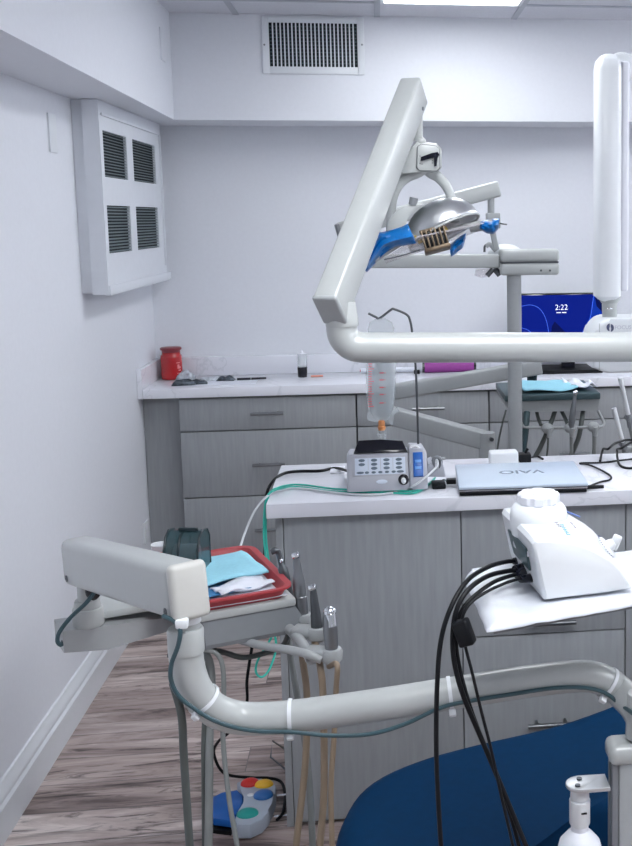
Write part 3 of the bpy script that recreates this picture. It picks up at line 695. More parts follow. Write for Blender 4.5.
# ------------------------------------------------------------------ dental chair (foreground, bottom right)
ZCH = .45
rimp = [(-.112, 1.90), (-.100, 2.02), (-.06, 2.13), (.02, 2.208), (.149, 2.268), (.357, 2.345), (.563, 2.445), (.80, 2.54), (1.05, 2.60), (1.12, 2.38), (1.08, 2.22), (.80, 2.10), (.56, 2.035), (.42, 1.985), (.30, 1.92), (.20, 1.83), (.10, 1.76), (0, 1.73), (-.08, 1.77)]
rim = crom([V((a, b, ZCH)) for a, b in rimp]+[V((*rimp[0], ZCH))], 4)[:-1]
t = thing('dental_chair', 'dark blue vinyl dental chair in front of the island', 'dental chair', (.45, 2.15, 0))
ctr = V((.45, 2.13, ZCH))
def inset(ps, f, z): return [V((ctr.x+(p.x-ctr.x)*1, p.y, z)) + (V((ctr.x, p.y*.6+.4*2.13, z))-V((p.x, p.y, z))).normalized()*f for p in ps]
mk('cushion', 'navy', t, loft, [inset(rim, .012, ZCH-.11), inset(rim, 0, ZCH-.09), inset(rim, 0, ZCH-.02), inset(rim, .008, ZCH-.004), inset(rim, .03, ZCH+.004), inset(rim, .06, ZCH+.006)], angle=60)
mk('shell', 'black', t, loft, [inset(rim, .03, ZCH-.111), inset(rim, .05, ZCH-.16)])
mk('pedestal', 'unitdark', t, bb, .45, .85, 2.12, 2.34, .03, ZCH-.158, .02)
mk('base_plate', 'black', t, bb, .25, 1.05, 2.06, 2.40, 0, .032, .008)

# ------------------------------------------------------------------ delivery unit (foreground)
UY = 1.66
dx0 = thing('delivery_unit', 'pale grey dental delivery unit on a curved arm in the foreground', 'dental unit', (.385, 1.61, 0))
U = dx0
def column(U):
    c = P(636, 760, 1.61)
    xa = P(613, 800, 1.637).x; xb_ = xa+.08
    z1 = .745
    mk('column', 'unitshade', U, bb, xa, xb_, 1.593, 1.637, .02, z1+.005, .006)
    mk('column_rail', 'unitdark', U, lambda bm: (bb(bm, xa-.010, xa-.0005, 1.595, 1.606, .02, z1), bb(bm, xa-.010, xa-.0005, 1.618, 1.629, .02, z1)))
    mk('column_cap', 'unit', U, bb, P(603.5, 750, 1.642).x, xb_+.012, 1.588, 1.642, .742, .775, .012, 4)
    xs = P(640, 700, UY).x-.004
    mk('sleeve', 'unit', U, cyl, (xs, 1.615, P(634, 742, 1.6).z), (xs, 1.615, P(634, 697, 1.6).z), .030, .027, 24, .004)
    mk('base_plate', 'unitdark', U, bb, xa-.05, xb_+.05, 1.48, 1.74, 0, .022, .006)
    return xs
xs = column(U)
arm = [(185.5, 634), (186, 655), (190, 676), (199, 695), (215, 710), (237, 717.5), (262, 718.5), (300, 715.5), (370, 706), (450, 693.5), (520, 682.5), (560, 677.5), (585, 676), (603, 680), (618, 690)]
ap = [P(a, b, UY-.03*max(0, (240-a)/55)) for a, b in arm]+[V((xs-.012, 1.63, P(632, 707, 1.63).z)), V((xs, 1.615, P(636, 724, 1.62).z))]
mk('arm_tube', 'unit', U, tube, ap, .0252, 28, True, 6)
cc = ap[0]; mk('collar', 'unit', U, lambda bm: (lathe(bm, [(.0262, -.028), (.0268, -.024), (.0268, .006), (.025, .010), (.018, .0105)], cc, (0, 0, 1), 28), cyl(bm, cc+V((.004, .0, .006)), cc+V((.004, 0, .045)), .018, seg=20)))
# spring arm box
e1 = P(187.5, 590.5, 1.615); e0 = P(76.5, 559.5, 2.0)
Rb = axes(e1-e0); Lb = (e1-e0).length
mk('spring_arm', 'unit', U, box, (e0+e1)/2, (Lb, .056, .083), .014, Rb, 4)
mk('spring_arm_cap', 'cream', U, box, e1+Rb @ V((.003, 0, 0)), (.02, .0585, .0855), .009, Rb, 4)
for f, s in ((.955, -.028), (.05, -.026)):
    c = e0+(e1-e0)*f+Rb @ V((0, -.0275, s)); n = Rb @ V((0, -1, 0))
    mk('screw', 'darksteel', U, lambda bm: (lathe(bm, [(.006, -.001), (.006, .0014), (.0045, .002)], c, n, 16), lathe(bm, [(.003, .0015), (.002, .003)], c, n, 10)))
# far pivot
pv = P(87.5, 606, 2.0)
zt_ = P(87, 586, 2.0).z
mk('pivot', 'unit', U, lambda bm: (cyl(bm, (pv.x+.003, pv.y, pv.z), (pv.x+.003, pv.y, zt_+.01), .019, seg=24), cyl(bm, (pv.x, pv.y, P(85, 625, 2).z), (pv.x, pv.y, P(85, 607, 2).z), .0275, .0265, 28, .003), cyl(bm, (pv.x, pv.y, P(85, 608, 2).z), (pv.x, pv.y, P(87, 599, 2).z), .0235, .022, 24, .003)))
ho = P(93, 591, 1.978); mk('pivot_hole', 'blackgloss', U, lambda bm: blob(bm, ho, (.014, .006, .018), 2))
# bracket that carries the tray table
b0 = P(66, 634, 2.0); b1 = P(235, 612, 2.14)
d = (b1-b0).normalized(); sd = V((-d.y, d.x, 0)).normalized()
def brk(c, w, zt2, zb2): return [c-sd*w+V((0, 0, zb2)), c+sd*w+V((0, 0, zb2)), c+sd*w+V((0, 0, zt2)), c-sd*w+V((0, 0, zt2))]
mk('bracket', 'unitshade', U, loft, [brk(b0-d*.012, .036, .018, -.022), brk(b0+(b1-b0)*.2, .040, .019, -.026), brk(b0+(b1-b0)*.62, .036, .018, -.004), brk(b1, .034, .017, -.002)], angle=25)
# tray table body (turned about 22 degrees)
thU = math.radians(21); ux = V((math.cos(thU), math.sin(thU), 0)); uy = V((-math.sin(thU), math.cos(thU), 0)); RU = Matrix((ux, uy, V((0, 0, 1)))).transposed()
ZT = .905
fr = Z(289, 592, ZT); fr.z = 0
def U2(u, v, z): q = fr-ux*u+uy*v; return V((q.x, q.y, z))      # u to the left of the front right corner, v towards the back
bw, bd = .19, .27
mk('table_top', 'unit', U, box, U2(bw/2-.012, bd/2-.005, ZT-.020), (bw, bd, .016), .004, RU)
def bodyring(z, du, dv): return [U2(-.01-du, 0-dv, z), U2(-.01-du, bd-.02, z), U2(bw-.03, bd-.02, z), U2(bw-.03, 0-dv, z)]
mk('table_body', 'unitdark', U, loft, [bodyring(ZT-.078, .022, .010), bodyring(ZT-.070, .024, .012), bodyring(ZT-.028, 0, 0)], angle=25)
# handle and holders
HZ = .845
hpos = [Z(289, 602, HZ+.012), Z(299, 615.5, HZ+.006), Z(314, 629, HZ), Z(328.5, 650.5, HZ-.012)]
hrod = [P(236, 639, 2.02), P(262, 645.5, 1.97), P(300, 652, 1.91), hpos[3]+V((-.012, -.012, -.012))]
mk('grab_bar', 'unitshade', U, tube, hrod, .0075, 14)
mk('holder_rail', 'unitshade', U, tube, [hpos[0]+V((-.03, .02, -.02))] + [h+V((-.032, 0, -.012)) for h in hpos], .010, 14)
for h in hpos:
    def hold(bm):
        a = V((.90, -.35, 0)).normalized(); Rr = axes(a)
        box(bm, h-a*.012+V((0, 0, -.006)), (.062, .034, .020), .007, Rr, 3)
        lathe(bm, [(.012, -.022), (.019, -.016), (.020, -.002), (.017, .004), (.012, .005)], h+a*.006, (0, 0, 1), 20)
        lathe(bm, [(.009, 0), (.010, .006), (.006, .009)], h-a*.034+V((0, -.004, -.016)), (-.2, -1, -.3), 14)
    mk('holder', 'unitshade', U, hold)
# cable taped along the arm
ay = .0285
def onarm(a, b, dy=ay): return P(a, b, UY-.03*max(0, (240-a)/55)-dy)
cab = [P(96, 590, 1.97), P(86, 603, 1.958), P(70, 618, 1.955), P(59.5, 632, 1.955), P(57.5, 641, 1.957), P(61, 645, 1.962), P(64, 640, 1.975)]
mk('cable', 'teal_cord', U, tube, cab, .0038, 8)
cab = [P(163, 616, 1.60), P(174, 621, 1.59), P(180, 630, 1.585), P(178, 646, 1.585), P(171.5, 664, 1.59), P(171, 680, 1.595), P(178, 695, 1.60), P(192, 707, 1.605), onarm(212, 719.5), onarm(235, 727.5), onarm(262, 731.5), onarm(291, 732), onarm(330, 735.5), onarm(370, 734), onarm(405, 724), onarm(440, 708), onarm(470, 701), onarm(510, 694.5), onarm(550, 688.5), onarm(580, 687.5), onarm(603, 692), onarm(620, 704), P(636, 716, 1.575)]
mk('cable', 'teal_cord', U, tube, cab, .0034, 8)
# cable ties
def tie(i, f, nub=True):
    c = ap[i]+(ap[i+1]-ap[i])*f; tdir = (ap[i+1]-ap[i]).normalized(); u = tdir.orthogonal().normalized(); w = tdir.cross(u)
    def fn(bm):
        n = 28; R = []
        for k in range(n):
            a = 2*PI*k/n; rd = u*math.cos(a)+w*math.sin(a)
            R.append([c+rd*.0256-tdir*.003, c+rd*.0256+tdir*.003, c+rd*.0272+tdir*.003, c+rd*.0272-tdir*.003])
        R.append(R[0]); loft(bm, R, False)
        nb = V((0, -.7, -.75)).normalized(); nb = (nb-tdir*nb.dot(tdir)).normalized()
        box(bm, c+nb*.031, (.011, .010, .012), .002, axes(tdir, nb))
    mk('cable_tie', 'white', U, fn)
tie(3, .3); tie(6, .75); tie(8, 1.0); tie(13, .3)
c = P(180.5, 622, 1.59); mk('cable_tie', 'white', U, lambda bm: (lathe(bm, [(.0195, -.007), (.020, -.006), (.020, .006), (.0195, .007)], cc+V((.004, 0, .026)), (0, 0, 1), 24, True), box(bm, c+V((.002, 0, -.002)), (.018, .016, .014), .003)))
# hoses hanging from the unit
def hose(m, pts, r):
    q = pts[-1]
    if q.z > .1 and q.z < .6: pts = pts+[V((q.x, q.y, q.z*.45)), V((q.x-.03, q.y-.03, r+.006)), V((q.x-.12, q.y-.16, r+.003))]
    mk('hose', m, U, tube, pts, r, 10)
def HP(px, py, y): return P(px, py, y)
hose('hose_grey', [hpos[0]+V((0, 0, -.02)), P(290, 652, 2.05), P(298, 700, 2.0), P(308, 766, 1.97), P(312.5, 846, 1.95), P(312, 900, 1.95)], .0065)
hose('hose_tan', [hpos[1]+V((0, 0, -.02)), P(302, 655, 1.98), P(307, 698, 1.96), P(305, 766, 1.94), P(296, 846, 1.92), P(290, 900, 1.9)], .0065)
hose('hose_tan', [hpos[2]+V((0, 0, -.02)), P(319.5, 663, 1.92), P(323, 696, 1.9), P(324, 786, 1.88), P(320, 846, 1.86), P(317, 900, 1.86)], .0065)
hose('hose_tan', [hpos[3]+V((0, 0, -.03)), P(337, 665, 1.84), P(336, 691, 1.84), P(334, 737, 1.83), P(331, 786, 1.82), P(332, 846, 1.8), P(333, 900, 1.8)], .0050)
hose('hose_dark', [U2(.225, -.01, ZT-.074), P(203.5, 665, 1.97), P(204, 750, 1.95), P(205, 850, 1.93), P(206, 900, 1.92)], .0055)
hose('hose_grey', [U2(.20, .06, ZT-.074), P(209, 660, 2.0), P(209.5, 740, 1.95), P(208.5, 850, 1.9), P(208, 900, 1.9)], .0072)
hose('hose_grey', [U2(.19, .0, ZT-.074), P(221, 660, 1.97), P(223, 739, 1.95), P(229, 798, 1.92), P(238, 850, 1.9), P(246, 900, 1.88)], .0045)
hose('hose_dark', [ap[2]+V((-.026, .002, -.01)), P(181.5, 716, 1.63), P(184, 760, 1.64), P(190, 850, 1.65), P(194, 900, 1.65)], .0062)
hose('hose_dark', [U2(.19, .02, ZT-.074), P(222, 652, 2.02), P(243, 657.5, 2.04), P(265, 653, 2.06), P(284, 644, 2.06), U2(-.005, .02, ZT-.072)], .0052)
# bottle bracket on the column
pa, pb_ = P(607, 777, 1.585), P(580, 786.5, 1.585)
zpz = P(580, 787, 1.585).z
bmk = bmesh.new()
xe_, xo = pb_.x, P(608, 780, 1.585).x
outline = [V((xo, 1.5655, zpz)), V((xo, 1.6095, zpz))]+[V((xe_+.022*math.cos(a)*1.0, 1.5875+.022*math.sin(a), zpz)) for a in [PI/2+PI*i/12 for i in range(13)]]
prism(bmk, outline, (0, 0, .006), .001); obj('bottle_bracket', bmk, 'satin', U)
for dy in (-.010, .010): mk('screw', 'darksteel', U, cyl, (xe_-.002+dy*.3, 1.5875+dy, zpz+.005), (xe_-.002+dy*.3, 1.5875+dy, zpz+.0085), .0042, seg=12)
bo = V((xe_, 1.5875, zpz))
t = thing('water_bottle', 'white water bottle hanging under the steel bracket at lower right', 'bottle', (xe_, 1.5875, zpz-.26))
mk('bottle', 'whitematte', t, lathe, [(.0138, -.062), (.0138, -.072), (.022, -.080), (.032, -.092), (.036, -.108), (.036, -.25), (.032, -.258), (.01, -.26)], bo, (0, 0, 1), 32)
cp = mk('cap', 'white', t, lathe, [(.0145, -.0005), (.0150, -.018), (.0125, -.019), (.0125, -.021), (.0165, -.022), (.0165, -.060), (.0145, -.064)], bo, (0, 0, 1), 28)
mk('slot', 'black', cp, box, bo+V((.004, -.0163, -.037)), (.009, .002, .003), .0005)

# handpieces standing in the holders
def handpiece(name, i, top, label, prof_, m='steel', cat='handpiece', tip=None):
    h = hpos[i]+V((.006, -.002, 0)); tp = P(*top, h.y+.004); a = tp-h; L = a.length
    t = thing(name, label, cat, h, 'dental handpieces in the near unit')
    mk('body', m, t, lathe, [(r, f*L) for r, f in prof_], h-a.normalized()*.008, a, 18)
    tip(t, tp, a.normalized()) if tip else None
    return t
def ht(t, tp, a): mk('head', 'chrome', t, lambda bm: cyl(bm, tp+V((-.007, -.001, -.004)), tp+V((.006, -.003, -.001)), .0062, seg=14, bev=.0015))
def hb(t, tp, a): mk('head', 'chrome', t, lambda bm: (blob(bm, tp+V((.002, 0, -.005)), (.0125, .012, .010), 2), cyl(bm, tp+V((.005, -.006, -.03)), tp+V((.003, -.003, -.008)), .0098, seg=14)))
def hs(t, tp, a):
    mk('nozzle', 'darksteel', t, tube, [tp-a*.02, tp-a*.006, tp+V((-.004, -.002, 0)), tp+V((-.012, -.003, -.003))], [.005, .006, .007, .006], 10)
    mk('button', 'chrome', t, blob, tp-a*.02+V((.003, -.007, 0)), (.004, .004, .005), 2)
handpiece('syringe', 0, (277.5, 550), 'slim steel syringe at the far end of the handpiece holders', [(.007, 0), (.008, .2), (.0075, .45), (.0095, .5), (.0095, .72), (.006, .78), (.005, 1)], 'darksteel', 'syringe', hs)
handpiece('handpiece', 1, (296, 554), 'tallest grey handpiece, second from the far end of the holders', [(.010, 0), (.0125, .1), (.0125, .38), (.0115, .39), (.0115, .40), (.0125, .41), (.0115, .65), (.0085, .78), (.0075, .9), (.006, 1)], 'steel', 'handpiece', ht)
handpiece('handpiece', 2, (312.8, 586), 'slender dark tapered handpiece, third from the far end of the holders', [(.010, 0), (.0115, .12), (.0105, .3), (.0085, .6), (.007, .85), (.006, 1)], 'darksteel', 'handpiece', ht)
handpiece('handpiece', 3, (328.5, 609), 'short handpiece with a bright round chrome head, nearest the camera', [(.008, 0), (.011, .05), (.0125, .3), (.013, .6), (.0125, .85), (.010, 1)], 'steel', 'handpiece', hb)
h = hpos[3]+V((.006, -.002, 0)); 
# red tray on the table
tz = ZT-.0115
tw, td = .235, .305
t = thing('instrument_tray', 'red plastic instrument tray on the near delivery unit', 'tray', U2(tw/2-.006, td/2-.008, tz))
def trayring(ins, z, r=.03, n=5):
    out = []
    for (cu, cv, a0) in ((-.006+r, -.008+r, 0), (-.006+tw-r, -.008+r, 1), (-.006+tw-r, -.008+td-r, 2), (-.006+r, -.008+td-r, 3)):
        for i in range(n+1):
            a = PI/2*(a0)+PI/2*i/n
            u = cu-(r-ins)*math.cos(a); v = cv-(r-ins)*math.sin(a)
            out.append(U2(u, v, z))
    return out
mk('tray', 'tray_red', t, loft, [trayring(.014, tz), trayring(.006, tz+.018), trayring(-.004, tz+.020), trayring(-.004, tz+.024), trayring(.008, tz+.023), trayring(.018, tz+.0045), trayring(.05 if False else .022, tz+.004)], angle=50)
# contents
def sheet(bm, c, w, d_, rz, amp, seed, n=14, lift=None):
    R = Matrix.Rotation(rz, 3, 'Z')
    def q(u, v):
        z = amp*(.5+noise.noise(V((u*2.3+seed, v*2.3, seed))))
        if lift: z += lift(u, v)
        return V(c)+R @ V(((u-.5)*w, (v-.5)*d_, 0))+V((0, 0, max(0, z)))
    grid(bm, q, n, n)
c = U2(.095, .12, tz+.0055)
tag(mk('tray_liner', 'paper', None, sheet, c, .185, .24, thU, .001, 3, solid=.0006), 'white paper liner on the bottom of the red tray', 'paper')
c = U2(.10, .17, tz+.028)
tag(mk('sterile_pouch', 'bib_dark', None, sheet, U2(.115, .10, tz+.010), .12, .11, thU+.2, .006, 9, solid=.001), 'dark blue pouch peeking out under the light blue bib', 'pouch')
c = U2(.105, .165, tz+.020)
tag(mk('paper_bib', 'bib', None, sheet, c, .175, .15, thU+.10, .008, 5, 14, lambda u, v: .006*v, solid=.004, angle=70), 'folded light blue paper bib lying across the red tray', 'bib')
tag(mk('gauze_pad', 'paper', None, sheet, U2(.070, .070, tz+.010), .11, .055, thU+.25, .014, 13, 12, solid=.003, angle=70), 'crumpled white gauze in front of the blue bib', 'gauze')
# smoked dispenser box
bd0 = P(187, 575, 2.07)
dz0 = ZT-.011
t = thing('roll_dispenser', 'smoked clear plastic dispenser box behind the spring arm', 'dispenser', U2(.255, .16, dz0))
dl = [P(a, b, 2.08) for a, b in ((168, 590), (206, 590))]
wv = (dl[1]-dl[0]); wv.z = 0; 
ddir = V((.98, -.18, 0)).normalized(); dback = V((.18, .98, 0))
oc = P(199, 582, 2.10); W_ = .068; D_ = .07
def dsec(u, grow=0):   # cross-section in the (dback, z) plane at u along ddir
    base = V((oc.x, oc.y, 0))-ddir*u
    zs_ = dz0; zt2 = P(190, 536, 2.10).z+grow
    pts = [(0, zs_), (0, zs_+.045), (.003, zt2-.035), (.016, zt2-.010), (.035, zt2), (.060, zt2-.004), (D_, zt2-.02), (D_, zs_)]
    return [base+dback*(v-(grow if v < .03 else -grow if v > .06 else 0))+V((0, 0, z)) for v, z in pts]
mk('lid', 'smoke', t, loft, [dsec(0), dsec(W_)], angle=30)
mk('rim', 'smoke_edge', t, lambda bm: [loft(bm, [[p for p in dsec(u, .001)], [p for p in dsec(u+.004, .001)]], False) for u in (-.001, W_*.55, W_-.003)], solid=.0025)
mk('knob', 'smoke_edge', t, lambda bm: bar(bm, dsec(.01)[4]+V((0, 0, .002)), dsec(W_-.02)[4]+V((0, 0, .002)), .008, .007, .002))
bx = dsec(W_/2)[0]
mk('base', 'bib_dark', t, bar, dsec(.003)[0]+dback*.034+V((0, 0, .016)), dsec(W_-.003)[0]+dback*.034+V((0, 0, .016)), .060, .030, .004)
mk('roll', 'whitematte', t, cyl, dsec(.012)[0]+dback*.035+V((0, 0, .06)), dsec(W_-.012)[0]+dback*.035+V((0, 0, .06)), .020, seg=24)
# white paper cup behind the dispenser
c = P(158, 556, 2.33)
tf = thing('paper_cup', 'small white cup with a printed band behind the smoked dispenser', 'cup', U2(.28, .27, dz0))
cx_ = P(161, 550, 2.23); cb = V((cx_.x, cx_.y, dz0))
hh = P(160, 544, 2.23).z-dz0
mk('cup', 'white', tf, lathe, [(.014, 0), (.015, .002), (.019, hh-.002), (.020, hh), (.018, hh-.001), (.013, .006)], cb, (0, 0, 1), 28)
mk('band', 'peach', tf, lathe, [(.0174, hh*.5), (.0186, hh*.8)], cb, (0, 0, 1), 28, False)
mk('table_wing', 'unit', U, box, U2(.245, .20, ZT-.020), (.15, .20, .015), .004, RU)

# ------------------------------------------------------------------ operating light in front
LY = 1.78
G = thing('operating_light', 'grey operating light with silver reflector on the near overhead arm', 'operating light', (.82, LY, 0))
el = [(342, 318), (342, 330), (344.5, 338), (351, 344.5), (361, 347.3), (380, 347.6), (440, 347.5), (632, 347)]
lp = [P(a, b, LY) for a, b in el]; zh = lp[-1].z
lp += [V((.70, LY, zh-.004)), V((.78, LY, zh-.02)), V((.82, LY, zh-.08)), V((.82, LY, zh-.3)), V((.82, LY, .02))]
mk('arm_tube', 'unit', G, tube, lp, .0248, 28, True, 6)
mk('post_base', 'unitdark', G, cyl, (.82, LY, 0), (.82, LY, .03), .12, .11, 32, .005)
c0 = P(342, 320, LY); mk('collar', 'unit', G, lathe, [(.0258, -.010), (.0262, -.008), (.0262, .002), (.0258, .004), (.022, .03)], c0, (0, 0, 1), 28)
s0 = P(329.8, 310.5, 1.745); s1 = P(414.5, 90, 2.12)
Rs = axes(s1-s0); Ls = (s1-s0).length
mk('spring_arm', 'unit', G, box, (s0+s1)/2, (Ls, .040, .060), .005, Rs, 3)
mk('end_cap', 'unitshade', G, box, s0+Rs @ V((.002, 0, 0)), (.010, .0412, .0612), .004, Rs, 3)
for f, sz in ((.045, -.018), (.94, -.018)):
    c = s0+(s1-s0)*f+Rs @ V((0, -.0195, sz)); mk('screw', 'darksteel', G, lathe, [(.004, 0), (.004, .0015), (.002, .002)], c, Rs @ V((0, -1, 0)), 12)
# drop joint and yoke
yl = s1.y
jt = P(418.5, 110, yl); jb = P(417.5, 141, yl)
mk('drop_joint', 'unit', G, lambda bm: (cyl(bm, V((jb.x, yl, jb.z)), V((jb.x, yl, jt.z)), .0105, seg=18), blob(bm, P(421, 141.5, yl-.02), (.010, .010, .008), 2)))
yk = [P(a, b, yl) for a, b in ((408, 150), (416, 142.5), (436, 144), (441, 150), (441, 168), (437, 172.5), (418, 172.5), (405, 174), (398, 176))]
mk('yoke_block', 'unit', G, prism, [p+V((0, -.03, 0)) for p in yk], (0, .06, 0), .006)
fp = [P(a, b, yl-.031) for a, b in ((417.5, 147), (421, 144.5), (435, 146), (439, 149), (439.5, 168), (436.5, 170.8), (420, 170.5), (417, 168))]
mkf = mk('faceplate', 'unit', G, prism, fp, (0, -.004, 0), .0015)
mk('faceplate_edge', 'darksteel', G, tube, [p+V((0, -.0015, 0)) for p in fp+[fp[0]]], .0011, 6, False)
mk('switch', 'blackgloss', mkf, lambda bm: (prism(bm, [P(a, b, yl-.036) for a, b in ((421, 157), (432, 153), (437.5, 152), (439.5, 155), (437, 158), (436.5, 166), (434, 166.5), (434.5, 156.5), (423, 160.5), (420.5, 161))], (0, -.004, 0), .0008)))
bm = bmesh.new()
for a, b in ((420, 163.5), (422, 164), (420, 156), (432.5, 158), (432.4, 160.5), (432.3, 163)):
    c = P(a, b, yl-.0355); box(bm, c, (.0015, .001, .0022))
obj('dial_marks', bm, 'darksteel', mkf)
# arch: two arms of the yoke
La = [(426, 166), (417, 172), (407, 177), (398, 186), (392.5, 200), (391, 218), (391.5, 234), (393, 244)]
mk('yoke_arm', 'unit', G, tube, [P(a, b, yl-.012*i/6) for i, (a, b) in enumerate(La)], [.013, .0115, .010, .009, .009, .010, .012], 12)
Ra = [(424, 164), (430, 172), (438, 177), (446, 186), (451, 197), (453.5, 208), (455, 222)]
mk('yoke_arm', 'unit', G, tube, [P(a, b, yl+.02*i/5) for i, (a, b) in enumerate(Ra)], [.012, .011, .010, .009, .0085, .009], 12)
# lamp housing (back shell) at the left of the reflector
hc = P(406, 222, yl-.005)
sh = [(386, 236), (388, 222), (395, 211), (404, 206), (416, 203.5), (424, 204), (413, 208), (406, 218), (403, 230), (404, 242), (398, 247), (388, 247)]
mk('lamp_housing', 'unit', G, prism, [P(a, b, yl-.05) for a, b in sh], (0, .10, 0), .008)
c = P(412.5, 201, yl-.045); mk('housing_knob', 'unitdark', G, cyl, c+V((0, 0, -.008)), c+V((.003, 0, .006)), .008, seg=16)
# silver reflector: a deep trough-shaped shell opening down and to the right
nr = V((-.42, .24, .88)).normalized(); ur = V((.93, .0, .36)); ur = (ur-nr*ur.dot(nr)).normalized(); wr = nr.cross(ur)
rc = P(444.5, 232.5, yl)
def refl(u, v):
    a = 2*PI*u; b = PI/2*v; e = .86
    rr = math.cos(b)**e
    return rc+ur*(.074*rr*math.cos(a))+wr*(.074*rr*math.sin(a))+nr*(.060*math.sin(b))
mk('reflector', 'silver', G, lambda bm: grid(bm, refl, 36, 12), solid=.0025, angle=80)
mk('reflector_rim', 'unit', G, lambda bm: tube(bm, [refl(j/36, 0) for j in range(37)], .0022, 8, False))
# bulb holder with fins
bc0, bc1 = P(424, 243, yl-.062), P(446, 237, yl-.062)
bdir = (bc1-bc0).normalized(); dn = V((.22, -.25, -1)); dn = (dn-bdir*dn.dot(bdir)).normalized(); bs = bdir.cross(dn)
bcn = (bc0+bc1)/2
def holder(bm):
    Rr = Matrix((bdir, bs, dn)).transposed()
    for i in range(6):
        c = bcn+bdir*(-.021+.0084*i); box(bm, c, (.0032, .03, .040), .0008, Rr)
    box(bm, bcn+dn*.018, (.050, .034, .008), .003, Rr); box(bm, bcn-dn*.019, (.048, .026, .006), .001, Rr)
mk('bulb_holder', 'bronze', G, holder)
mk('bulb_core', 'black', G, box, bcn, (.044, .018, .034), .002, Matrix((bdir, bs, dn)).transposed())
mk('mount_plate', 'gold', G, lambda bm: (prism(bm, [P(a, b, yl-.05) for a, b in ((414, 236), (420, 233), (428, 231), (446, 226), (449, 231), (430, 239), (419, 244))], (0, .008, 0), .001)))
mk('mount_arm', 'unitshade', G, bar, P(400, 240, yl-.045), P(486, 222, yl-.02), .014, .010, .002)
# clear shield
s_ = [P(a, b, y_) for a, b, y_ in ((384.5, 258.5, yl-.07), (416, 238, yl-.07), (483, 222.5, yl-.03), (486, 226, yl+.05), (420, 258, yl+.02), (386, 260.5, yl-.05))]
mk('shield', 'shield', G, prism, [P(384.5, 258, yl-.08), P(418, 236, yl-.08), P(484, 222, yl-.06), P(484, 228, yl+.05), P(430, 247, yl+.05), P(386, 262, yl+.02)], (0, 0, -.003))
mk('shield_edge', 'darksteel', G, tube, [P(384, 259.5, yl-.081), P(400, 256, yl-.082), P(420, 250, yl-.083)], .0011, 6)
# handles with blue barrier film
mk('handle', 'unitshade', G, cyl, P(408, 236, yl-.06), P(372, 258, yl-.09), .009, .011, 14)
mk('handle', 'unitshade', G, cyl, P(470, 228, yl-.02), P(494, 224, yl-.03), .009, .010, 14)
def film(name_pts, yd, seedv):
    def fn(bm):
        top_, bot_ = name_pts; n = len(top_)-1
        def q(u, v):
            i = min(int(u*n), n-1); f = u*n-i
            a = V((*top_[i], 0)).lerp(V((*top_[i+1], 0)), f); b = V((*bot_[i], 0)).lerp(V((*bot_[i+1], 0)), f)
            c = a.lerp(b, v)
            return P(c.x, c.y, yd-.022*math.sin(PI*v)+.016*noise.noise(V((u*4+seedv, v*4, seedv))))
        grid(bm, q, 14, 8)
    return fn
mk('barrier_film', 'film', G, film([[(363.5, 268), (370, 252), (377, 233.5), (390, 231), (402, 227), (408, 224)], [(366.5, 272), (376, 262), (386, 252), (396, 246), (405, 245), (416, 243)]], yl-.09, 1), solid=.002, angle=25)
mk('barrier_film', 'film', G, film([[(449.5, 246), (455, 241), (461, 236), (466, 233.5)], [(451, 256.5), (456, 253), (462.5, 247.5), (465, 239)]], yl-.02, 4), solid=.002, angle=25)
mk('barrier_film', 'film', G, film([[(480.5, 222), (487, 220), (494, 219), (499.5, 219)], [(480, 229), (487, 233), (493, 233.5), (498, 229)]], yl-.03, 8), solid=.002, angle=25)

# ------------------------------------------------------------------ second operatory behind the island
Y2 = 3.8
K = thing('operating_light', 'second operating light on the far metal post behind the island', 'operating light', (P(515, 400, Y2).x, Y2, 0))
px_ = P(515, 400, Y2).x; zj = P(515, 275, Y2).z
mk('post', 'unitshade', K, cyl, (px_, Y2, .02), (px_, Y2, zj+.02), .0252, seg=28)
mk('post_base', 'unitdark', K, cyl, (px_, Y2, 0), (px_, Y2, .03), .14, .13, 32, .005)
ja, jb2 = P(499.5, 275, Y2), P(557.5, 248.5, Y2); zm = P(530, 262, Y2).z
mk('hub_lower', 'unit', K, bb, ja.x, jb2.x, Y2-.045, Y2+.045, ja.z, zm-.001, .010, 3)
mk('hub_upper', 'unit', K, bb, ja.x, jb2.x, Y2-.045, Y2+.045, zm+.001, jb2.z, .012, 3)
mk('hub_seam', 'darksteel', K, bb, ja.x+.003, jb2.x-.003, Y2-.043, Y2+.043, zm-.003, zm+.003)
for px2 in (541, 550): c = P(px2, 270.5, Y2-.046); mk('screw', 'darksteel', K, cyl, c+V((0, .002, 0)), c+V((0, -.001, 0)), .004, seg=10)
mk('horizontal_arm', 'unit', K, bar, P(341, 261, Y2), P(499, 261, Y2), .05, .047, .006)
mk('arm_elbow', 'unit', K, cyl, P(346, 262, Y2), P(346, 236, Y2), .022, seg=20)
mk('spring_arm', 'unit', K, bar, P(338, 231, Y2-.03), P(499, 188.5, Y2+.03), .045, .055, .008)
mk('spring_arm_cap', 'unitdark', K, bar, P(336.5, 231.5, Y2-.031), P(341, 230.3, Y2-.029), .046, .048, .004)
yl2 = Y2+.02
mk('drop_joint', 'unitshade', K, lambda bm: (cyl(bm, P(491, 196, yl2), P(491, 216, yl2), .012, seg=16), bb(bm, P(486, 213, yl2).x, P(499.8, 213, yl2).x, yl2-.025, yl2+.025, P(490, 228.5, yl2).z, P(490, 213, yl2).z, .004)))
mk('switch', 'darksteel', K, tube, [P(499, 223, yl2-.02), P(503, 224, yl2-.03), P(507, 224.5, yl2-.03)], .0025, 8)
mk('yoke', 'unitshade', K, lambda bm: (bar(bm, P(491.5, 227, yl2), P(496.5, 250, yl2), .02, .020, .004), tube(bm, [P(486, 246.5, yl2), P(490, 244.5, yl2), P(496, 251, yl2)], .008, 10)))
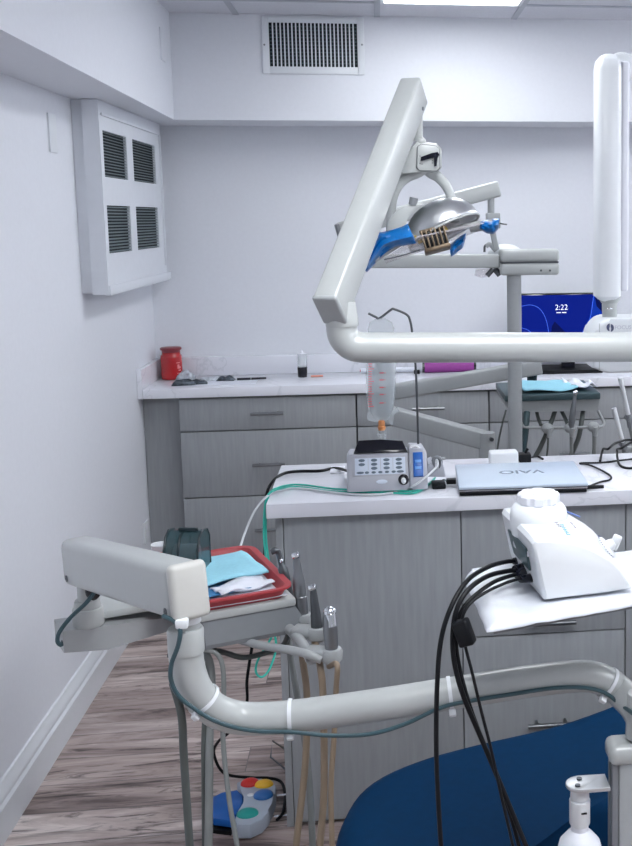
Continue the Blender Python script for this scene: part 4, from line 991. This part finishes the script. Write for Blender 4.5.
mk('lamp_head', 'white', K, lambda bm: (blob(bm, P(505, 254, Y2+.10), (.062, .09, .036), 3), ))
mk('lamp_bracket', 'darksteel', K, tube, [P(484.5, 252, yl2), P(485, 246, yl2), P(489, 243.5, yl2)], .004, 8)
mk('lamp_knob', 'darksteel', K, cyl, P(494, 268, yl2-.01), P(500, 275, yl2-.01), .011, seg=12)
mk('lamp_knob', 'darksteel', K, cyl, P(487, 276, yl2-.02), P(493, 269, yl2-.02), .009, seg=12)
mk('shield', 'shield', K, prism, [P(a, b, yl2-.02) for a, b in ((477, 270), (493, 268), (487, 277), (482, 278), (475.5, 276))], (0, .05, 0), .004)

# second delivery unit
D2 = thing('delivery_unit', 'far dental delivery unit with folded arms behind the island', 'dental unit', (P(487, 440, 3.72).x, 3.72, 0))
ya = 3.90
u0, u1 = P(387, 391, ya), P(541, 366, ya)
mk('upper_arm', 'unitshade', D2, bar, P(383, 393.5, ya), P(541, 366.5, ya+.02), .055, .052, .007)
mk('elbow', 'unitshade', D2, cyl, P(386, 424, ya-.05), P(386, 392, ya-.02), .022, seg=20)
mk('lower_arm', 'unitshade', D2, bar, P(384, 413.5, 3.80), P(484, 440, 3.70), .055, .060, .006)
jc = P(487, 441, 3.69)
mk('joint', 'unitshade', D2, cyl, (jc.x, 3.69, .62), (jc.x, 3.69, P(487, 432.5, 3.69).z), .028, seg=24)
c = P(491, 439, 3.655); mk('joint_screw', 'darksteel', D2, cyl, c, c+V((.002, -.012, 0)), .007, seg=12)
mk('joint_post', 'unitdark', D2, cyl, (jc.x, 3.69, 0.0), (jc.x, 3.69, .63), .022, seg=20)
tx0, tx1 = P(508, 400, 3.9).x, P(599, 400, 3.9).x; zt2 = P(560, 393.5, 3.9).z; zm2 = P(560, 400, 3.9).z; zb2 = P(560, 411.5, 3.9).z
mk('table_body', 'unitshade', D2, lambda bm: loft(bm, [[V((tx0-.012+.02*f, 3.9+.005*f, z)), V((tx1+.005-.01*f, 3.9, z)), V((tx1, 4.2, z)), V((tx0-.012+.02*f, 4.2, z))] for f, z in ((1, zb2), (0, zm2))]), angle=25)
mk('table_top', 'darkteal', D2, bb, tx0-.012, tx1+.003, 3.885, 4.21, zm2+.001, zt2, .004)
mk('support', 'unitdark', D2, lambda bm: (bar(bm, (jc.x, 3.69, .66), (tx0+.06, 4.02, .70), .05, .04, .005), cyl(bm, (tx0+.06, 4.02, .68), (tx0+.06, 4.02, zb2+.002), .02, seg=16)))
hb_ = [P(598, 411, 3.93), P(603.5, 421.5, 3.90), P(603, 425.5, 3.89), P(598, 427, 3.88), P(575, 427.5, 3.87), P(530, 427.5, 3.87), P(522, 424, 3.88), P(514, 411, 3.92)]
mk('holder_bar', 'unitshade', D2, tube, hb_, .0055, 10)
for a, b in ((547.5, 428.5), (570.5, 428), (593.5, 427)):
    c = P(a, b, 3.86); mk('holder', 'unitshade', D2, lambda bm: (blob(bm, c, (.023, .02, .020), 2), cyl(bm, c+V((.004, -.018, .004)), c+V((.004, -.012, -.03)), .009, seg=10)))
def h2(m, pts, r): mk('hose', m, D2, tube, [P(a, b, y_) for a, b, y_ in pts], r, 8)
h2('hose_dark', [(536.5, 411, 3.95), (538.5, 419, 3.92), (541, 425, 3.9)], .007)
h2('hose_dark', [(555, 411, 3.95), (552, 420, 3.92), (548, 430, 3.88), (541, 446, 3.88), (534, 460, 3.88), (528, 480, 3.88)], .009)
h2('hose_dark', [(561.5, 411, 3.95), (565, 418, 3.93), (568, 425, 3.9)], .007)
h2('hose_dark', [(583, 411, 3.95), (581.5, 422, 3.9), (579, 436, 3.89), (574, 449, 3.89), (570, 458, 3.89), (566, 480, 3.89)], .009)
h2('hose_dark', [(548, 432, 3.85), (548, 445, 3.85), (546.5, 460, 3.85), (546, 480, 3.85)], .0035)
h2('hose_grey', [(571.5, 432, 3.85), (571.5, 445, 3.85), (571.5, 460, 3.85), (571.5, 480, 3.85)], .007)
h2('hose_grey', [(594.5, 431, 3.85), (594.5, 445, 3.85), (594, 460, 3.85), (594, 480, 3.85)], .008)
h2('darkteal', [(527, 412, 3.9), (526, 424, 3.88), (525, 436, 3.88), (523, 452, 3.88), (522, 480, 3.88)], .012)
h2('hose_dark', [(506, 410, 3.92), (502, 425, 3.9), (498, 445, 3.9), (496, 465, 3.9)], .0035)
c = P(571, 428, 3.85); tp = P(575.2, 393, 3.85)
t = thing('handpiece', 'slim grey handpiece upright in the middle holder of the far unit', 'handpiece', c)
mk('body', 'steel', t, lathe, [(.010, 0), (.012, .03), (.011, .07), (.0075, .10), (.0065, (tp-c).length)], c, tp-c, 16)
mk('head', 'chrome', t, cyl, tp+V((-.006, -.004, 0)), tp+V((.008, -.004, .004)), .007, seg=12)
zb3 = zt2+.0005
# pen cup
o = P(532, 384, 4.13); o.z = zb3; t = thing('pen_cup', 'small black cup holding pens standing on the far unit tray beside the metal post', 'cup', (o.x, o.y, CT))
mk('cup', 'black', t, lathe, [(.015, 0), (.018, .002), (.02, .035), (.0205, .036), (.017, .034)], o, (0, 0, 1), 20)
for dx, r in ((-.006, .3), (.006, -.1)): mk('pen', 'darksteel', t, cyl, (o.x+dx, o.y, CT+.02), (o.x+dx+r*.03, o.y, CT+.062), .004, seg=8)
def onT(px, py): q = Z(px, py, zb3+.006); return V((q.x, q.y, zb3))
p_ = [onT(a, b) for a, b in ((522, 391), (574, 389.5), (571, 382), (546, 381.5), (521, 386))]
def bib2(bm):
    c = (p_[0]+p_[1]+p_[2]+p_[4])/4; sheet(bm, V((c.x-.005, 4.04, zb3+.003)), .20, .25, .05, .016, 21, 14)
tag(mk('paper_bib', 'bib', None, bib2, solid=.003, angle=70), 'light blue paper bib spread on the far unit tray', 'bib')
q = onT(583, 388)
tag(mk('gauze_pad', 'paper', None, sheet, V((q.x-.005, 4.02, zb3+.002)), .075, .17, .25, .030, 31, 12, solid=.003, angle=70), 'crumpled white gauze at the right end of the far unit tray', 'gauze')

# suction handpieces at the far right
ys = 3.9
H2 = thing('suction_stand', 'grey stand holding the two white suction tips at the right edge', 'stand', (1.02, ys, 0))
mk('post', 'unitshade', H2, cyl, (1.02, ys+.05, .02), (1.02, ys+.05, .86), .02, seg=20)
mk('foot', 'unitdark', H2, cyl, (1.02, ys+.05, 0), (1.02, ys+.05, .025), .12, .11, 28, .004)
va = P(630, 421, ys); vb = P(626, 452, ys)
mk('bracket', 'unitshade', H2, lambda bm: (bar(bm, V((va.x+.004, ys+.05, va.z)), (1.03, ys+.05, va.z), .02, .02, .004), bar(bm, V((vb.x+.004, ys+.05, vb.z)), (1.03, ys+.05, vb.z), .02, .02, .004)))
for a, b, v, lab in (((620.3, 378), (628.5, 415), va, 'longer white suction tip with a grey valve at the right edge'), ((613.8, 408), (623, 442.5), vb, 'shorter white suction tip pointing up left of the other one')):
    p0, p1 = P(*a, ys), P(*b, ys); dd = (p1-p0).normalized()
    t = thing('suction_handpiece', lab, 'suction handpiece', p1, 'suction handpieces at the far unit')
    mk('tip', 'white', t, tube, [p0, p0.lerp(p1, .5), p1], [.0095, .0085, .0085], 12)
    mk('valve', 'unitdark', t, lambda bm: (cyl(bm, p1-dd*.002, p1+dd*.045, .011, .014, 16), cyl(bm, p1+dd*.018+V((0, -.016, 0)), p1+dd*.018+V((0, .055, 0)), .009, seg=12)))
    mk('hose', 'hose_grey', t, tube, [p1+dd*.04, p1+dd*.08+V((.005, 0, -.03)), p1+V((.05, .02, -.3)), p1+V((.09, .03, -.42)), V((1.06, ys+.03, .55))], .011, 10)

# ------------------------------------------------------------------ x-ray unit on its arm
YX = 3.6
XU = thing('xray_unit', 'white wall mounted x-ray unit hanging from a tall arm at the right', 'x-ray unit', (2.29, YX, 2.0))
a0, a1 = P(594.5, 64, YX), P(620.5, 296, YX); xa, xb_ = P(594.6, 180, YX).x, P(620, 180, YX).x
ztop = P(605, 54.5, YX).z; zbot = P(605, 297, YX).z
def armring(z, i=0): 
    n = 20; out = []
    for j in range(n):
        a = 2*PI*j/n; cx2 = (xa+xb_)/2; hw = (xb_-xa)/2-i; hd = .05-i
        c_, s__ = math.cos(a), math.sin(a); e = .55
        out.append(V((cx2+hw*math.copysign(abs(c_)**e, c_), YX+hd*math.copysign(abs(s__)**e, s__), z)))
    return out
mk('vertical_arm', 'white', XU, loft, [armring(zbot-.014, .026), armring(zbot-.008, .014), armring(zbot, .006), armring(zbot+.004, 0)]+[armring(ztop-.05, 0), armring(ztop-.022, .004), armring(ztop-.006, .018), armring(ztop, .03)], angle=50)
mk('side_cover', 'whitematte', XU, bb, xb_-.003, P(627, 180, YX).x, YX-.035, YX+.035, zbot+.02, P(622, 62.5, YX).z, .008, 3)
ec = P(619, 70, YX+.05)
mk('elbow_cover', 'white', XU, lambda bm: cyl(bm, (ec.x, YX+.0, ec.z), (ec.x, YX+.10, ec.z), .052, seg=40, bev=.012))
zha = P(632, 66, YX+.05).z
mk('horizontal_arm', 'white', XU, bb, ec.x, 2.27, YX+.015, YX+.095, zha-.036, zha+.036, .012, 3)
mk('wall_mount', 'whitematte', XU, bb, 2.26, 2.30, YX-.06, YX+.17, 1.7, 2.25, .01)
na, nb = P(609.5, 318, YX), P(609.5, 296, YX)
mk('neck', 'unit', XU, lambda bm: (cyl(bm, na, V((na.x, YX, nb.z)), .0245, .0265, 24), lathe(bm, [(.027, 0), (.036, .012), (.040, .022)], V((na.x, YX, P(609, 303, YX).z)), (0, 0, 1), 24)))
lo = P(607.5, 309.5, YX-.026); mk('neck_badge', 'chrome', XU, box, lo+V((.008, 0, .002)), (.02, .003, .006), .001)
hz1 = P(610, 316.5, YX).z; xh = P(587.5, 335, YX).x
head = [V((xh, YX-.09, hz1-.16))]+[V((xh+.06-.06*math.cos(a), YX-.09, hz1-.08+.08*math.sin(a))) for a in [PI/2*i/8 for i in range(9)]]+[V((xh+.34, YX-.09, hz1)), V((xh+.38, YX-.09, hz1-.03)), V((xh+.38, YX-.09, hz1-.16)), V((xh+.34, YX-.09, hz1-.18)), V((xh+.05, YX-.09, hz1-.18))]
hd = mk('head', 'white', XU, prism, head, (0, .18, 0), .012, 3)
mk('head_seam', 'unitshade', hd, bb, P(599.5, 325, YX-.09).x-.0008, P(599.5, 325, YX-.09).x+.0008, YX-.0908, YX-.088, hz1-.17, hz1-.014)
mk('beam_cone', 'whitematte', XU, cyl, (xh+.24, YX-.08, hz1-.09), (xh+.24, YX-.20, hz1-.09), .05, .045, 28, .004)
lg = P(610.2, 327.6, YX-.0905)
def moon(side):
    s = side
    return [lg+V((s*(.0018+.0105*math.sin(a)), 0, .0125*math.cos(a)-.001*s)) for a in [PI*i/12 for i in range(13)]]+[lg+V((s*.0035, 0, -.003)), lg+V((s*.0016, 0, .003))]
mk('logo', 'logo_navy', hd, lambda bm: (prism(bm, moon(-1), (0, -.0008, 0)), prism(bm, moon(1), (0, -.0008, 0))))
text('logo_text', 'FOCUS', 'print_pale', hd, P(623, 327.5, YX-.0908), (1, 0, 0), (0, 0, 1), .018, .0003)

# ------------------------------------------------------------------ white device on its wrapped tray
TZ = 1.03
t = thing('device_stand', 'white tray stand wrapped in plastic film in front of the island', 'tray stand', (.56, 1.64, 0))
yfr = lambda x: 1.479+.32*(x-.142)
q = [(.136, yfr(.136)), (.66, yfr(.66)), (.66, 1.83), (.20, 1.785), (.126, 1.745)]
mk('tray', 'unitdark', t, prism, [V((a+.012, b-.008 if b > 1.7 else b+.014, TZ-.020)) for a, b in q], (0, 0, .016), .004)
mk('pole', 'unitshade', t, cyl, (.56, 1.66, .02), (.56, 1.66, TZ-.02), .02, seg=24)
mk('foot', 'unitdark', t, cyl, (.56, 1.66, 0), (.56, 1.66, .025), .085, .08, 32, .004)
mk('clamp', 'unitdark', t, bb, .50, .62, 1.62, 1.70, TZ-.045, TZ-.0195, .005)
def wrap(bm):
    def q_(u, v):
        x = .120+.55*u+.018*(1-v); ya_ = yfr(x); yb2 = 1.745+.35*min(.1, x-.12)+.08*(x-.12); y = ya_+(yb2-ya_)*v
        e = min(v*.312, (1-v)*.312, u*.55)
        z = TZ-.0015+.0022*noise.noise(V((x*16, y*16, 1)))+.0016*noise.noise(V((x*40, y*40, 2)))
        x += .005*noise.noise(V((y*18, 3, 0)))*(u < .1); 
        if e < .012: z -= .009*(1-e/.012)**.7*(1 if v < .5 or u < .05 else .6)
        if u < .03 and v > .85: z += .004; x += .02*(v-.85)/.15
        return V((x, y, z))
    grid(bm, q_, 60, 40)
mk('plastic_wrap', 'poly', t, wrap, solid=.0012, angle=80)
# the device
dzb = TZ+.003
yn_, yf_ = 1.556, 1.715
KD = .17
def PN(px, py, off=0):      # point on the near side wall of the device, which is turned a little
    r = ray(px, py); return EYE+r*((yn_+off-KD*.232)/(r.y-KD*r.x))
dev = thing('polishing_unit', 'white wedge shaped dental device with a round cap and black cables', 'medical device', (.31, 1.66, dzb))
side = [(545, 602.5), (541, 585), (536, 560), (533, 545), (535.5, 541), (545, 540.2), (562, 541), (580, 544), (597, 551), (612, 561), (622, 571.5), (629, 582), (633, 590), (600, 597.5)]
near = [PN(a, b) for a, b in side]
near[0].z = near[-1].z = dzb+.001; near[-1] = V((near[-1].x, near[-1].y, dzb+.001)); near[-2].z = max(near[-2].z, dzb+.004)
def sec(f, off, ins=0):
    lift = [0, 0, 0, .002, .004, .007, .011, .017, .022, .024, .021, .012, .002, 0]
    cen = V((.29, yn_+off, dzb+.04)); out = []
    for p, l in zip(near, lift):
        q_ = V((p.x-KD*off*.9, p.y+off, p.z+l*f))
        if ins: c2 = V((cen.x, q_.y, cen.z)); q_ = q_+(c2-q_).normalized()*ins
        out.append(q_)
    return out
mk('housing', 'white', dev, loft, [sec(0, 0, .005), sec(0, .0015, .0015), sec(.06, .004), sec(.35, .014), sec(.75, .04), sec(1, .085), sec(1, .125), sec(.85, .16), sec(.6, .185, .003), sec(.5, .192, .010)], angle=32)
# raised cap base and notched knob
YK = 1.665
cb0 = P(538.5, 517, YK)
kc = V((cb0.x, YK, 0)); zk0 = P(539, 511, YK).z
mk('shoulder', 'white', dev, lathe, [(.040, -.055), (.0445, -.025), (.0455, -.006), (.044, .004), (.039, .011), (.030, .015)], V((kc.x, kc.y, zk0)), (0, 0, 1), 40)
def knob(bm):
    rings = []
    for z, r in ((.014, .031), (.016, .0335), (.027, .0335), (.030, .031), (.0302, .02), (.027, .018), (.027, .010), (.030, .009)):
        rings.append([V((kc.x+r*(1-(.10 if (j % 6) in (0, 1) and r > .025 else 0))*math.cos(2*PI*j/48+.2), kc.y+r*(1-(.10 if (j % 6) in (0, 1) and r > .025 else 0))*math.sin(2*PI*j/48+.2), zk0+z)) for j in range(48)])
    loft(bm, rings)
mk('cap', 'whitematte', dev, knob, angle=30)
# surface frame on the sloped top for dial and print
def top_at(px, py):
    # first point of the sight line that lies on the lofted top (approximate by its sections)
    for i in range(300):
        off = .004+i*.0006; p = PN(px, py, off); f = .75*off/.04 if off < .04 else min(1, .75+.25*(off-.04)/.045) if off < .125 else 1-.4*(off-.125)/.06
        s_pts = sec(f, off)[3:13]
        for A, B in zip(s_pts, s_pts[1:]):
            if A.x <= p.x <= B.x:
                z = A.z+(B.z-A.z)*(p.x-A.x)/(B.x-A.x)
                if p.z <= z: return V((p.x, p.y, z+.0024)), V((B.x-A.x, 0, B.z-A.z)).normalized()
    p = PN(px, py, .12); return p, V((1, 0, 0))
dc, dt = top_at(607, 549); dnm = V((-dt.z, 0, dt.x)); dnm = (dnm+V((0, -.12, 0))).normalized()
mk('dial', 'white', dev, lambda bm: (lathe(bm, [(.019, -.004), (.019, .001), (.017, .003), (.008, .0035)], dc, dnm, 28)))
dg = mk('dial_knob', 'white', dev, lambda bm: (bar(bm, dc+dt*.008+dnm*.004, dc-dt*.004+dnm*.026, .007, .014, .003), lathe(bm, [(.010, .002), (.009, .008), (.006, .014)], dc, dnm, 20)))
bm = bmesh.new()
dside = dnm.cross(dt)
for i in range(22):
    a = PI*(.35+1.3*i/21); c = dc+(dt*math.cos(a)+dside*math.sin(a))*.0225+dnm*.0005; box(bm, c, (.0014, .0014, .0008))
obj('dial_ticks', bm, 'logo_navy', dev)
# small print: rows of short strokes
def glyphs(name, m, pxa, pxb, n, h, w):
    bm = bmesh.new(); A, ta = top_at(*pxa); B, tb_ = top_at(*pxb); d = (B-A); step = d/n; d = d.normalized(); nn = V((-ta.z, -.1, ta.x)).normalized(); s2 = nn.cross(d)
    random.seed(len(name)+n)
    for i in range(n):
        c = A+step*(i+.5)
        box(bm, c, (step.length*.22, h, .0005), 0, Matrix((d, s2, nn)).transposed())
        box(bm, c+d*step.length*.28+s2*(h*random.choice((-.35, 0, .35))), (step.length*.45, h*.22, .0005), 0, Matrix((d, s2, nn)).transposed())
    obj(name, bm, m, dev)
glyphs('blue_print', 'print_blue', (561, 525), (569, 537), 7, .0060, 1)
glyphs('grey_print', 'print_grey', (555.5, 523), (560, 528.5), 3, .0050, 1)
glyphs('dark_print', 'print_grey', (570.5, 523), (576, 530), 5, .0032, 1)
A, ta = top_at(567, 515); B, _ = top_at(581, 519)
mk('blue_stripe', 'deco_blue', dev, bar, A+V((0, .01, .001)), B+V((0, .01, .001)), .006, .0012)
# rear panel with sockets and cables
def leftx(y): return sec(.5, y-yn_)[1].x
mk('rear_panel', 'darkteal', dev, lambda bm: prism(bm, [V((leftx(1.60)-.002, 1.595, dzb+.035)), V((leftx(1.68)-.002, 1.685, dzb+.035)), V((leftx(1.68)-.012, 1.685, dzb+.075)), V((leftx(1.60)-.008, 1.595, dzb+.07))], (-.004, 0, 0), .001))
bm = bmesh.new()
for i in range(7): bb(bm, leftx(1.60)-.0085, leftx(1.60)-.0055, 1.592+.013*i, 1.598+.013*i, dzb+.058, dzb+.066)
obj('rear_print', bm, 'whitematte', dev)
cabs = [
 ((517.5, 561, 1.69), [(505, 562, 1.68), (488, 567, 1.64), (468, 580, 1.58), (452, 605, 1.545), (441, 640, 1.53), (437, 690, 1.525), (436.5, 760, 1.525), (441, 846, 1.52), (446, 900, 1.52)], .0046, .009),
 ((524, 569, 1.65), [(508, 571, 1.63), (488, 576, 1.60), (470, 588, 1.56), (458, 606, 1.54), (453, 630, 1.535), (454, 660, 1.53), (463, 695, 1.53), (482, 740, 1.53), (503, 790, 1.525), (526, 846, 1.52), (545, 890, 1.52)], .0048, .013),
 ((525, 573, 1.64), [(510, 576, 1.62), (492, 583, 1.59), (472, 598, 1.56), (461, 612, 1.548), (456, 632, 1.545), (458, 660, 1.54), (468, 700, 1.54), (484, 745, 1.54), (504, 795, 1.535), (519, 846, 1.53), (530, 890, 1.53)], .0040, .010),
 ((530, 578, 1.61), [(515, 580, 1.595), (494, 588, 1.57), (474, 600, 1.545), (464.5, 612, 1.535), (462, 625, 1.53), (465, 645, 1.525), (472, 672, 1.52), (481, 710, 1.52), (490, 745, 1.52), (500, 790, 1.515), (513, 846, 1.51), (522, 890, 1.51)], .0030, .009)]
for i, (s_, pts, r, pr) in enumerate(cabs):
    p0 = P(*s_); pts = [P(*q_) for q_ in pts]
    q = pts[-1]; pts = pts+[V((q.x+.01, q.y, q.z*.5)), V((q.x-.01, q.y-.02, .05)), V((q.x-.06, q.y-.07, r+.004)), V((q.x-.2, q.y-.12, r+.003))]
    c_ = mk('cable', 'black', dev, tube, [p0]+pts, r*.8, 10)
    dd = (pts[0]-p0).normalized()
    mk('plug', 'blackgloss', c_, cyl, p0+dd*-.006, p0+dd*(.02 if i else .008), pr*.85, pr*.62, 14, .001)
    if i == 3:
        f0, f1 = P(459.5, 620, 1.53), P(468.5, 645, 1.525)
        mk('ferrite', 'black', c_, bar, f0, f1, .020, .024, .004)

# ------------------------------------------------------------------ world, camera, render settings
w = bpy.data.worlds.new('world'); S.world = w; w.use_nodes = True
w.node_tree.nodes['Background'].inputs[0].default_value = (.5, .55, .65, 1); w.node_tree.nodes['Background'].inputs[1].default_value = .05
cam_d = bpy.data.cameras.new('camera'); cam = bpy.data.objects.new('camera', cam_d); COL.objects.link(cam)
# camera axes: right, up, back in world coordinates
right = V((xv.x, dv.x, -vv.x)); down = V((xv.y, dv.y, -vv.y)); fwd = V((xv.z, dv.z, -vv.z))
cam.matrix_world = Matrix((( right.x, -down.x, -fwd.x, 0), (right.y, -down.y, -fwd.y, 0), (right.z, -down.z, -fwd.z, CH), (0, 0, 0, 1)))
cam_d.sensor_fit = 'VERTICAL'; cam_d.sensor_height = 24.0; cam_d.sensor_width = 24.0*632/846
cam_d.lens = F*24.0/846
cam_d.shift_x = (316-PPX)/846.0; cam_d.shift_y = (PPY-423)/846.0
cam_d.clip_start = .05
S.camera = cam
vs = S.view_settings; S.display_settings.display_device = 'sRGB'
vs.view_transform = 'Standard'; vs.look = 'None'; vs.gamma = 1; vs.use_curve_mapping = False; vs.exposure = 0.31
